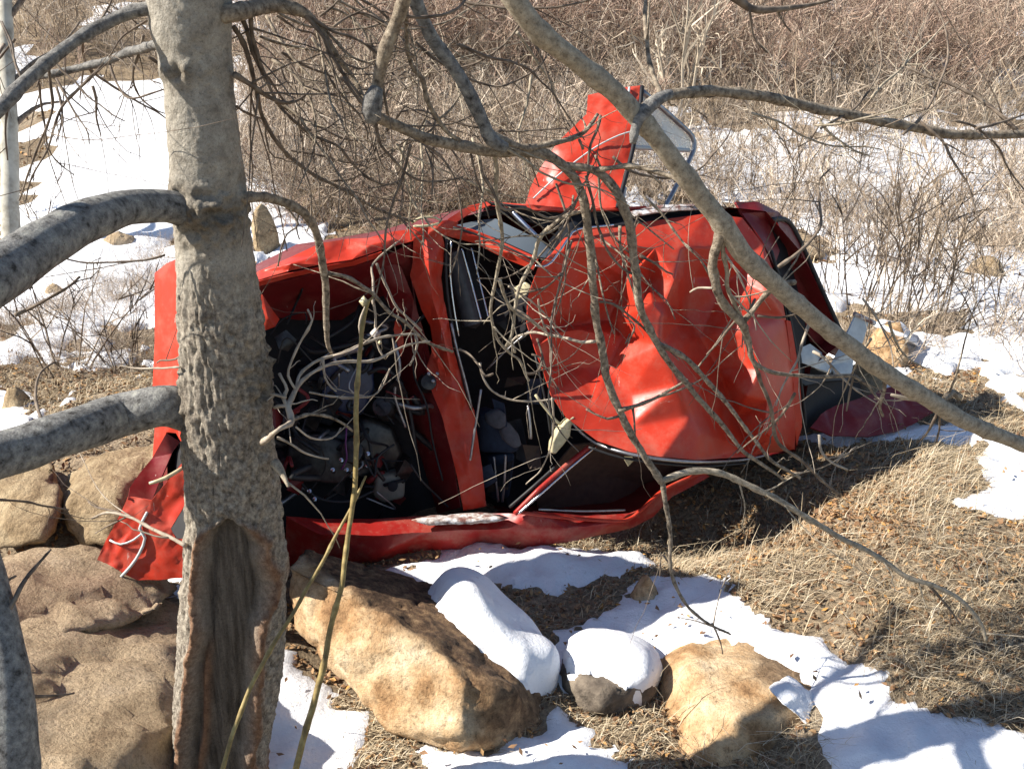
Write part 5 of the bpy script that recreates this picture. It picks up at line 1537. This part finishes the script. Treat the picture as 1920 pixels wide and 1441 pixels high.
d3 = ground_depth(22, 470)
t3 = empty('bare_tree', tuple(on_ground(22, 470)), 'slim pale trunk standing in the snow at the far left edge', 'tree')
branch('trunk', [(22, 476, 36, d3), (20, 400, 33, d3), (18, 300, 32, d3), (16, 190, 30, d3), (12, 80, 27, d3), (8, -60, 22, d3), (2, -260, 14, d3)], M['greentrunk'], t3, sides=18, bump=.05, jitter=.01, step=.08)
for a in ([(18, 330), (-10, 250), (-60, 170), (-90, 90)], [(20, 160), (60, 120), (110, 90), (150, 40)], [(16, 120), (-20, 60), (-40, -20)], [(20, 240), (70, 200), (120, 190)], [(12, 40), (60, -30), (90, -120)]):
    branch('limb', dline(a, d3, d3 + .2, 12, 3), M['twig'], t3, sides=6, step=.06)

# yellow green sapling stems close to the lens
s1 = empty('sapling', at(540, 1700, 2.6), 'long yellow green stem rising from the bottom edge, bent at its top', 'sapling')
branch('stem', [(700, 556, 3.9, 2.62), (690, 566, 6.2, 2.62), (680, 610, 7.8, 2.62), (674, 680, 8.6, 2.61), (670, 760, 9.4, 2.6), (668, 840, 9.4, 2.6), (664, 920, 9.4, 2.6), (656, 990, 9.4, 2.6), (646, 1060, 9.4, 2.58), (634, 1130, 10.1, 2.57), (614, 1210, 10.9, 2.56), (594, 1290, 11.7, 2.55), (574, 1365, 11.7, 2.54), (556, 1441, 12.5, 2.53), (536, 1560, 13.3, 2.52), (524, 1700, 14.0, 2.5)], M['willow'], s1, sides=10, nodes=.15, bump=.05)
s2 = empty('sapling', at(405, 1700, 2.35), 'thinner yellow brown stem leaning across the foot of the thick trunk', 'sapling')
branch('stem', [(686, 892, 3.9, 2.64), (668, 930, 5.5, 2.62), (640, 985, 6.2, 2.6), (606, 1050, 7.0, 2.56), (570, 1110, 7.0, 2.52), (530, 1180, 7.8, 2.48), (490, 1250, 8.6, 2.44), (456, 1320, 8.6, 2.41), (432, 1390, 8.6, 2.39), (414, 1460, 9.4, 2.37), (395, 1600, 9.4, 2.35), (385, 1720, 9.4, 2.35)], M['willow'], s2, sides=10, nodes=.15, bump=.05)
blos = hull_bm([at(x, y, d) for x, y, d in ((693, 624, 2.9), (704, 614, 2.9), (715, 624, 2.9), (705, 637, 2.9), (704, 626, 2.89), (704, 626, 2.93))], sub=2, smooth=1, amp=.001, freq=40, fine=.0005)
put_bm('seed_disc', blos, M['snow_grit'], L6)
for (x, y, r_) in ((682, 565, 9), (712, 642, 4), (325, 530, 0)):
    if r_:
        b_ = hull_bm([at(x + r_ * dx, y + r_ * 1.2 * dy, 2.9 + dz) for dx, dy, dz in ((-1, 0, 0), (1, 0, 0), (0, 1, 0), (0, -1, 0), (0, 0, -.01), (0, 0, .01))], sub=2, smooth=1, amp=.0, freq=4, fine=0)
        put_bm('bud', b_, M['cream'], L6)

# ------------------------------------------------------------------ bare shrubs
def tubes(paths, radii, sides=3):
    """many thin tubes at once: paths (N,K,3), radii (N,K)"""
    N, K = paths.shape[:2]
    tg = np.gradient(paths, axis=1)
    tg /= np.linalg.norm(tg, axis=2)[..., None] + 1e-9
    ref = np.array([0.31, 0.87, 0.38])
    u = ref - tg * (tg @ ref)[..., None]
    u /= np.linalg.norm(u, axis=2)[..., None] + 1e-9
    w = np.cross(tg, u)
    th = np.arange(sides) * 2 * np.pi / sides
    V = paths[:, :, None] + radii[:, :, None, None] * (np.cos(th)[None, None, :, None] * u[:, :, None] + np.sin(th)[None, None, :, None] * w[:, :, None])
    idn = np.arange(N * K * sides).reshape(N, K, sides)
    i2 = np.roll(idn, -1, 2)
    Q = np.stack([idn[:, :-1].ravel(), i2[:, :-1].ravel(), i2[:, 1:].ravel(), idn[:, 1:].ravel()], 1)
    return V.reshape(-1, 3), Q


def ribbons(paths, radii):
    N, K = paths.shape[:2]
    tg = paths[:, -1] - paths[:, 0]
    sd = np.cross(tg, RNG.normal(size=(N, 3)))
    sd /= np.linalg.norm(sd, axis=1)[:, None] + 1e-9
    V = np.stack([paths - sd[:, None] * radii[..., None], paths + sd[:, None] * radii[..., None]], 2)
    q = np.arange(N * K * 2).reshape(N, K, 2)
    Q = np.stack([q[:, :-1, 0].ravel(), q[:, :-1, 1].ravel(), q[:, 1:, 1].ravel(), q[:, 1:, 0].ravel()], 1)
    return V.reshape(-1, 3), Q


def bush_paths(rng, n, H, spread, splay=0.5, kids=5, grand=2, r0=0.007, wob=0.10, lean=0.0):
    SETS = {6: ([], [], []), 4: ([], [], []), 3: ([], [], [])}

    def grow(K, base, d, L, r, cu, tn):
        t = np.linspace(0, 1, K)
        side = np.cross(d, rng.normal(size=3))
        side /= np.linalg.norm(side) + 1e-9
        pts = base + np.outer(t * L, d) + np.outer((t ** 2) * L * cu, side) + np.cumsum(rng.normal(size=(K, 3)) * wob * L / K * np.minimum(1, t * 4)[:, None], 0)
        SETS[K][0].append(pts)
        SETS[K][1].append(r * (1 - 0.78 * t))
        SETS[K][2].append(tn)
        return pts
    for i in range(n):
        a, q = rng.uniform(0, 2 * np.pi), spread * np.sqrt(rng.uniform())
        base = np.array([q * np.cos(a), q * np.sin(a), -0.04])
        d = np.array([splay * rng.normal() * .6 + .5 * splay * np.cos(a) + lean, splay * rng.normal() * .6 + .5 * splay * np.sin(a), 1.0])
        d /= np.linalg.norm(d)
        L = H * rng.uniform(.55, 1.1)
        tn = rng.uniform()
        st = grow(6, base, d, L, r0 * rng.uniform(.6, 1.2), rng.uniform(-.25, .25), tn)
        for k in range(rng.integers(kids - 1, kids + 2)):
            j = rng.uniform(.25, .95) * 5
            j0 = int(j)
            p = st[j0] + (st[min(5, j0 + 1)] - st[j0]) * (j - j0)
            dd = d + rng.normal(size=3) * .55
            dd[2] = abs(dd[2]) * .8 + .1
            dd /= np.linalg.norm(dd)
            l2 = L * rng.uniform(.2, .5)
            sb = grow(4, p, dd, l2, r0 * rng.uniform(.28, .5), rng.uniform(-.4, .4), np.clip(tn + rng.uniform(-.25, .3), 0, 1))
            for g in range(rng.integers(0, grand + 2)):
                d3_ = dd + rng.normal(size=3) * 1.0
                d3_ /= np.linalg.norm(d3_)
                grow(3, sb[rng.integers(1, 4)], d3_, l2 * rng.uniform(.25, .6), r0 * rng.uniform(.16, .28), rng.uniform(-.4, .4), np.clip(tn + rng.uniform(-.1, .45), 0, 1))
    return SETS


def bush_mesh(name, mat, seed, **kw):
    Vs, Qs, Ts, n0 = [], [], [], 0
    for K, (P, R, tn) in bush_paths(np.random.default_rng(seed), **kw).items():
        if not P:
            continue
        V, Q = tubes(np.array(P), np.array(R)) if K == 6 else ribbons(np.array(P), np.array(R) * 1.7)
        Vs.append(V)
        Qs.append(Q + n0)
        Ts.append(np.repeat(np.array(tn), K * (3 if K == 6 else 2)))
        n0 += len(V)
    V, Q, T_ = np.vstack(Vs), np.vstack(Qs), np.concatenate(Ts)
    me = mesh_np(name, V, Q)
    add_attr(me, 'tone', T_)
    me.materials.append(mat)
    return me, (V, Q, T_)


KINDS = {}
for k in range(4):
    KINDS['brown%d' % k] = bush_mesh('bush_stems', M['brush'], 100 + k, n=16, H=1.25, spread=.45, splay=.62, kids=7, grand=4, r0=.0085, wob=.22)
    KINDS['red%d' % k] = bush_mesh('bush_stems', M['brush_red'], 200 + k, n=17, H=1.4, spread=.5, splay=.62, kids=7, grand=4, r0=.0085, wob=.22)
KINDS['dark0'] = bush_mesh('bush_stems', M['brush_dark'], 301, n=16, H=1.15, spread=.26, splay=.22, kids=5, grand=2, r0=.008)
KINDS['dark1'] = bush_mesh('bush_stems', M['brush_dark'], 302, n=10, H=.9, spread=.15, splay=.4, kids=4, grand=2, r0=.008)
KINDS['pale0'] = bush_mesh('bush_stems', M['brush_pale'], 401, n=7, H=2.6, spread=.25, splay=.30, kids=7, grand=3, r0=.030, wob=.16)
KINDS['tall0'] = bush_mesh('bush_stems', M['brush_pale'], 411, n=5, H=2.0, spread=.22, splay=.22, kids=7, grand=3, r0=.015, wob=.16)
KINDS['tall1'] = bush_mesh('bush_stems', M['brush'], 412, n=6, H=1.9, spread=.25, splay=.22, kids=7, grand=3, r0=.015, wob=.14)
KINDS['tall2'] = bush_mesh('bush_stems', M['brush_dark'], 413, n=5, H=1.8, spread=.2, splay=.25, kids=7, grand=3, r0=.014, wob=.16)
KINDS['low0'] = bush_mesh('bush_stems', M['brush'], 501, n=34, H=.42, spread=.40, splay=.75, kids=4, grand=2, r0=.0035)
KINDS['low1'] = bush_mesh('bush_stems', M['brush_red'], 502, n=34, H=.48, spread=.5, splay=.7, kids=4, grand=2, r0=.0035)
SHRUBS = []


LOOK = {'brown': 'tan twiggy bare shrub', 'red': 'reddish brown twiggy bare shrub', 'dark': 'dark thin stemmed bare shrub', 'low': 'low spreading bare shrub'}


def shrub(kind, px, py, label, scale=1.0, group=None, rz=None, p=None):
    q = p if p is not None else on_ground(px, py)
    o = bpy.data.objects.new('shrub', KINDS[kind][0])
    COL.objects.link(o)
    o.location = q
    o.rotation_euler = (0, 0, RNG.uniform(0, 6.28) if rz is None else rz)
    s = scale * RNG.uniform(.93, 1.07)
    o.scale = (s, s, s)
    SHRUBS.append((q.x, q.y))
    if label.startswith(' '):
        label = LOOK[kind[:-1]] + label
    return tag(o, label, 'shrub', group)


shrub('pale0', 1262, 240, 'pale many stemmed shrub rising behind the pane of the raised door', 1.15, rz=.4)
shrub('dark0', 1655, 605, 'tall dark upright shrub in snow behind the light plastic trim', 1.0)
shrub('dark0', 1730, 625, 'dark thin stemmed shrub beside the snowy gap at right', 0.95)
shrub('dark0', 1585, 575, 'dark shrub standing close behind the black hatch edge', 0.85)
shrub('dark1', 1868, 610, 'small open shrub in clean snow by the right edge', 0.9)
shrub('dark1', 118, 700, 'dark gnarled little shrub in the snow between the two big limbs', 1.05)
shrub('dark1', 236, 690, 'sparse dark shrub beside the bent front panel', 0.8)
shrub('low1', 262, 590, 'low reddish bush on snow just left of the bent front panel', 0.8)
shrub('low0', 180, 700, 'low tangle of tan stems below the gnarled shrub', 0.8)
shrub('low0', 40, 620, 'low grey brown tangle on snow beneath the upper limb', 0.8)
shrub('dark1', 75, 420, 'thin dark shrub beside the slim pale trunk', 1.0)
shrub('low1', 250, 520, 'small reddish bush half sunk in snow under the upper limb', 0.6)
for (px, py) in ((560, 440), (640, 445), (720, 450), (800, 420), (880, 410), (955, 400), (540, 345), (620, 360), (700, 370), (780, 380), (860, 385), (940, 375), (1000, 380)):
    shrub(['brown', 'red'][RNG.integers(2)] + str(RNG.integers(4)), px, py - 6, ' in the thicket just behind the upper front wing', 0.62, 'shrubs behind the front wing')
for (px, py) in ((1330, 372), (1400, 360), (1470, 372), (1540, 400), (1620, 410), (1700, 430), (1780, 440), (1870, 455), (1560, 470), (1640, 500), (1800, 500), (1350, 310), (1440, 300), (1520, 310), (1600, 330), (1690, 320), (1780, 330), (1870, 340), (1500, 425), (1900, 420)):
    shrub(['brown', 'dark', 'low'][RNG.integers(3)] + str(RNG.integers(2)), px, py, ' growing through patchy snow beyond the roof', 0.72, 'shrubs in the patchy snow')
for (px, py) in ((330, 170), (280, 150), (200, 150), (120, 150), (60, 160), (480, 250), (560, 240), (640, 250), (720, 260), (480, 180)):
    shrub(['brown', 'dark', 'red'][RNG.integers(3)] + str(RNG.integers(2)), px, py, ' along the far edge of the open snowfield', 0.8, 'shrubs edging the snowfield')
for (px, py) in ((1100, 300), (1040, 280), (980, 270), (900, 270), (820, 280), (1150, 260), (1320, 215), (1420, 210), (1520, 205), (1620, 215), (1720, 215), (1820, 215), (1900, 215)):
    shrub(['brown', 'red'][RNG.integers(2)] + str(RNG.integers(4)), px, py, ' at the foot of the brushy slope', 0.85, 'shrubs at the foot of the slope')


for (px, py, kd) in ((520, 300, 'tall1'), (600, 270, 'tall0'), (690, 310, 'tall1'), (770, 290, 'tall2'), (850, 330, 'tall1'), (920, 300, 'tall0'), (1000, 330, 'tall1'), (1080, 270, 'tall2')):
    shrub(kd, px, py, {'tall0': 'tall pale sapling shrub', 'tall1': 'tall tan sapling shrub', 'tall2': 'tall dark sapling shrub'}[kd] + ' standing in the thicket between the trunk and the raised door', .85, 'tall shrubs behind the front wing')
for (px, py, kd) in ((1350, 330, 'tall2'), (1430, 300, 'tall0'), (1520, 330, 'tall1'), (1610, 300, 'tall2'), (1700, 360, 'tall0'), (1790, 300, 'tall1'), (1880, 380, 'tall2'), (1480, 420, 'tall2'), (1770, 470, 'tall1'), (1660, 250, 'tall0'), (1850, 250, 'tall0')):
    shrub(kd, px, py, {'tall0': 'tall pale sapling shrub', 'tall1': 'tall tan sapling shrub', 'tall2': 'tall dark sapling shrub'}[kd] + ' in the snowy clearing right of the raised door', .8, 'tall shrubs in the snowy clearing')


def scatter_stuff(name, mat, kinds, spots, label_kind='stuff'):
    Vs, Qs, Ts = [], [], []
    o_n = 0
    for (x, y, z, s, a, kd) in spots:
        V, Q, tn = KINDS[kd][1]
        c_, s_ = math.cos(a), math.sin(a)
        W = np.stack([(V[:, 0] * c_ - V[:, 1] * s_) * s + x, (V[:, 0] * s_ + V[:, 1] * c_) * s + y, V[:, 2] * s + z], 1)
        Vs.append(W)
        Qs.append(Q + o_n)
        Ts.append(tn)
        o_n += len(V)
    o = put(name, np.vstack(Vs), np.vstack(Qs), mat, None, True, {'tone': np.concatenate(Ts)})
    return tag(o, kind='stuff')


def rand_spots(n, px0, px1, py0, py1, kinds, s0, s1, accept=None):
    out = []
    tries = 0
    while len(out) < n and tries < n * 12:
        tries += 1
        px, py = RNG.uniform(px0, px1), RNG.uniform(py0, py1)
        q = on_ground(px, py)
        if accept and not accept(px, py, q):
            continue
        out.append((q.x, q.y, q.z, RNG.uniform(s0, s1), RNG.uniform(0, 6.28), kinds[RNG.integers(len(kinds))]))
    return out


def patch(px, py, q):
    return fbm(np.array([[q.x * .35, q.y * .35, 3.0]]), 2)[0] > -0.15


hillA = rand_spots(150, -100, 2020, -20, 190, ['brown0', 'brown1', 'brown2', 'brown3'], .9, 1.5, lambda px, py, q: not (40 < px < 460 and py > 120))
hillB = rand_spots(150, 480, 2020, -20, 190, ['red0', 'red1', 'red2', 'red3'], .9, 1.5, patch)
scatter_stuff('brush', M['brush'], None, hillA)
scatter_stuff('brush', M['brush_red'], None, hillB)
midC = rand_spots(230, 450, 1240, 130, 410, ['brown0', 'brown1', 'brown2', 'red0', 'red1', 'low0'], .45, .9)
scatter_stuff('undergrowth', M['brush'], None, midC)
midD = rand_spots(115, 1200, 2000, 200, 520, ['brown0', 'brown3', 'low0', 'low1', 'red2'], .35, .8)
scatter_stuff('undergrowth', M['brush'], None, midD)
midE = rand_spots(44, -60, 320, 560, 720, ['low0', 'low1'], .28, .5, lambda px, py, q: fbm(np.array([[q.x * 1.2, q.y * 1.2, 0.5]]), 2)[0] > 0.0)
midE += rand_spots(52, -60, 330, 400, 640, ['low0', 'low1'], .3, .6, lambda px, py, q: fbm(np.array([[q.x * .8, q.y * .8, 1.5]]), 2)[0] > 0.15)
midE += rand_spots(26, 1600, 2000, 500, 700, ['low0', 'low1', 'brown0'], .3, .6)
scatter_stuff('undergrowth', M['brush'], None, midE)

# ------------------------------------------------------------------ dry grass, leaf litter, pebbles
def blades(name, n, px0, px1, py0, py1, lo, hi, wid, accept=None, mat='grass', lean=.7, toneb=0.0):
    px = RNG.uniform(px0, px1, n)
    py = RNG.uniform(py0, py1, n)
    # spread over the ground the region covers
    pts = np.array([list(on_ground(a, b)) for a, b in zip(RNG.uniform(px0, px1, 60), RNG.uniform(py0, py1, 60))])
    x = RNG.uniform(pts[:, 0].min(), pts[:, 0].max(), n)
    y = RNG.uniform(pts[:, 1].min(), pts[:, 1].max(), n)
    z = gz(x, y)
    qx, qy = to_pix(np.stack([x, y, z], 1))
    dens = fbm(np.stack([x * 3.2, y * 3.2, np.zeros(n)], 1), 3)
    ok = (qx > px0) & (qx < px1) & (qy > py0) & (qy < py1) & (RNG.uniform(-.9, .9, n) < dens + .25) & ~(snow_here(x, y) & (RNG.uniform(size=n) < .985))
    if accept is not None:
        ok &= accept(qx, qy, x, y)
    x, y, z = x[ok], y[ok], z[ok]
    n = len(x)
    a = RNG.uniform(0, 2 * np.pi, n)
    flow = 1.2 * fbm(np.stack([x * 1.1, y * 1.1, np.ones(n)], 1), 2)
    d = np.stack([np.cos(a) + .5 + flow * .5, np.sin(a) - .35 + flow * .3, np.zeros(n)], 1)
    L = RNG.uniform(lo, hi, n)
    up = RNG.uniform(.15, 1.0, n)
    B = np.stack([x, y, z - .008], 1)
    side = np.stack([-d[:, 1], d[:, 0], RNG.uniform(-.3, .3, n)], 1)
    side /= np.linalg.norm(side, axis=1)[:, None] + 1e-9
    w = (wid * RNG.uniform(.6, 1.4, n))[:, None]
    ht = (L * up)[:, None] * np.array([0, 0, 1.0])
    ln = d * (L * lean)[:, None]
    p0, p1, p2 = B, B + ht * .62 + ln * .30, B + ht * .85 + ln
    V = np.stack([p0 - side * w, p0 + side * w, p1 - side * w * .8, p1 + side * w * .8, p2 - side * w * .15, p2 + side * w * .15], 1).reshape(-1, 3)
    b = np.arange(n) * 6
    Q = np.vstack([np.stack([b, b + 1, b + 3, b + 2], 1), np.stack([b + 2, b + 3, b + 5, b + 4], 1)])
    tn = np.clip(RNG.normal(.5 + toneb, .24, n), 0, 1)
    o = put(name, V, Q, M[mat], None, False, {'tone': np.repeat(tn, 6)})
    return tag(o, kind='stuff')


blades('dry_grass', 135000, 1150, 2350, 640, 1441, .03, .10, .0013, lambda qx, qy, x, y: ~((qx < 1500) & (qy < 900)) & (qy > 1010 - (qx - 1150) * .55), 'grass', .9, -.07)
blades('dry_grass', 11000, 1150, 2350, 640, 1441, .10, .22, .0014, lambda qx, qy, x, y: ~((qx < 1500) & (qy < 900)) & (qy > 1010 - (qx - 1150) * .55), 'grass', .9, .12)
blades('dry_grass', 16000, 940, 1320, 1000, 1200, .02, .07, .0015, None)
blades('dry_grass', 16000, -40, 330, 660, 860, .04, .11, .0022, None)
blades('dry_grass', 12000, 480, 1260, 1300, 1460, .02, .07, .0014, None)
blades('dry_grass', 16000, 440, 1980, 190, 640, .06, .18, .006, None, 'grass', .6)
blades('dry_grass', 12000, -60, 340, 100, 640, .08, .2, .004, lambda qx, qy, x, y: fbm(np.stack([x * .9, y * .9, x * 0 + 7], 1), 2) > .1, 'grass', .6)


def litter(name, n, px0, px1, py0, py1, s0, s1, accept=None, mat='leaf', on_snow=.03):
    pts = np.array([list(on_ground(a, b)) for a, b in zip(RNG.uniform(px0, px1, 60), RNG.uniform(py0, py1, 60))])
    x = RNG.uniform(pts[:, 0].min(), pts[:, 0].max(), n)
    y = RNG.uniform(pts[:, 1].min(), pts[:, 1].max(), n)
    z = gz(x, y) + np.where(snow_here(x, y), 0.05, 0)
    qx, qy = to_pix(np.stack([x, y, z], 1))
    ok = (qx > px0) & (qx < px1) & (qy > py0) & (qy < py1) & (~snow_here(x, y) | (RNG.uniform(size=n) < on_snow))
    if accept is not None:
        ok &= accept(qx, qy, x, y)
    x, y, z = x[ok], y[ok], z[ok]
    n = len(x)
    s = RNG.uniform(s0, s1, n)[:, None]
    u = RNG.normal(size=(n, 3)) * np.array([1, 1, .45])
    u /= np.linalg.norm(u, axis=1)[:, None]
    v = np.cross(u, RNG.normal(size=(n, 3)) * .35 + np.array([0, 0, 1.0]))
    v /= np.linalg.norm(v, axis=1)[:, None]
    nn = np.cross(u, v)
    c = np.stack([x, y, z + .012], 1)
    cu = RNG.uniform(-.5, .5, n)[:, None]
    V = np.stack([c - u * s, c + v * s * .45 + nn * s * cu, c + u * s * .9 + nn * s * cu * .6, c - v * s * .45 + nn * s * cu, c + nn * s * cu * -.2], 1).reshape(-1, 3)
    b = np.arange(n) * 5
    Tt = np.vstack([np.stack([b, b + 4, b + 1], 1), np.stack([b + 1, b + 4, b + 2], 1), np.stack([b + 2, b + 4, b + 3], 1), np.stack([b + 3, b + 4, b], 1)])
    o = put(name, V, Tt, M[mat], None, False, {'tone': np.repeat(np.clip(RNG.normal(.5, .26, n), 0, 1), 5)})
    return tag(o, kind='stuff')


litter('leaf_litter', 30000, 1180, 1960, 680, 1441, .010, .024, lambda qx, qy, x, y: RNG.uniform(size=len(qx)) < np.where((qy < 1030) & (qx < 1720), .95, .35))
litter('leaf_litter', 6000, 440, 1300, 1000, 1460, .008, .020)
litter('leaf_litter', 5000, -60, 340, 640, 1060, .010, .025)
litter('leaf_litter', 9000, -60, 1980, 200, 640, .03, .07, None, 'leaf', .012)
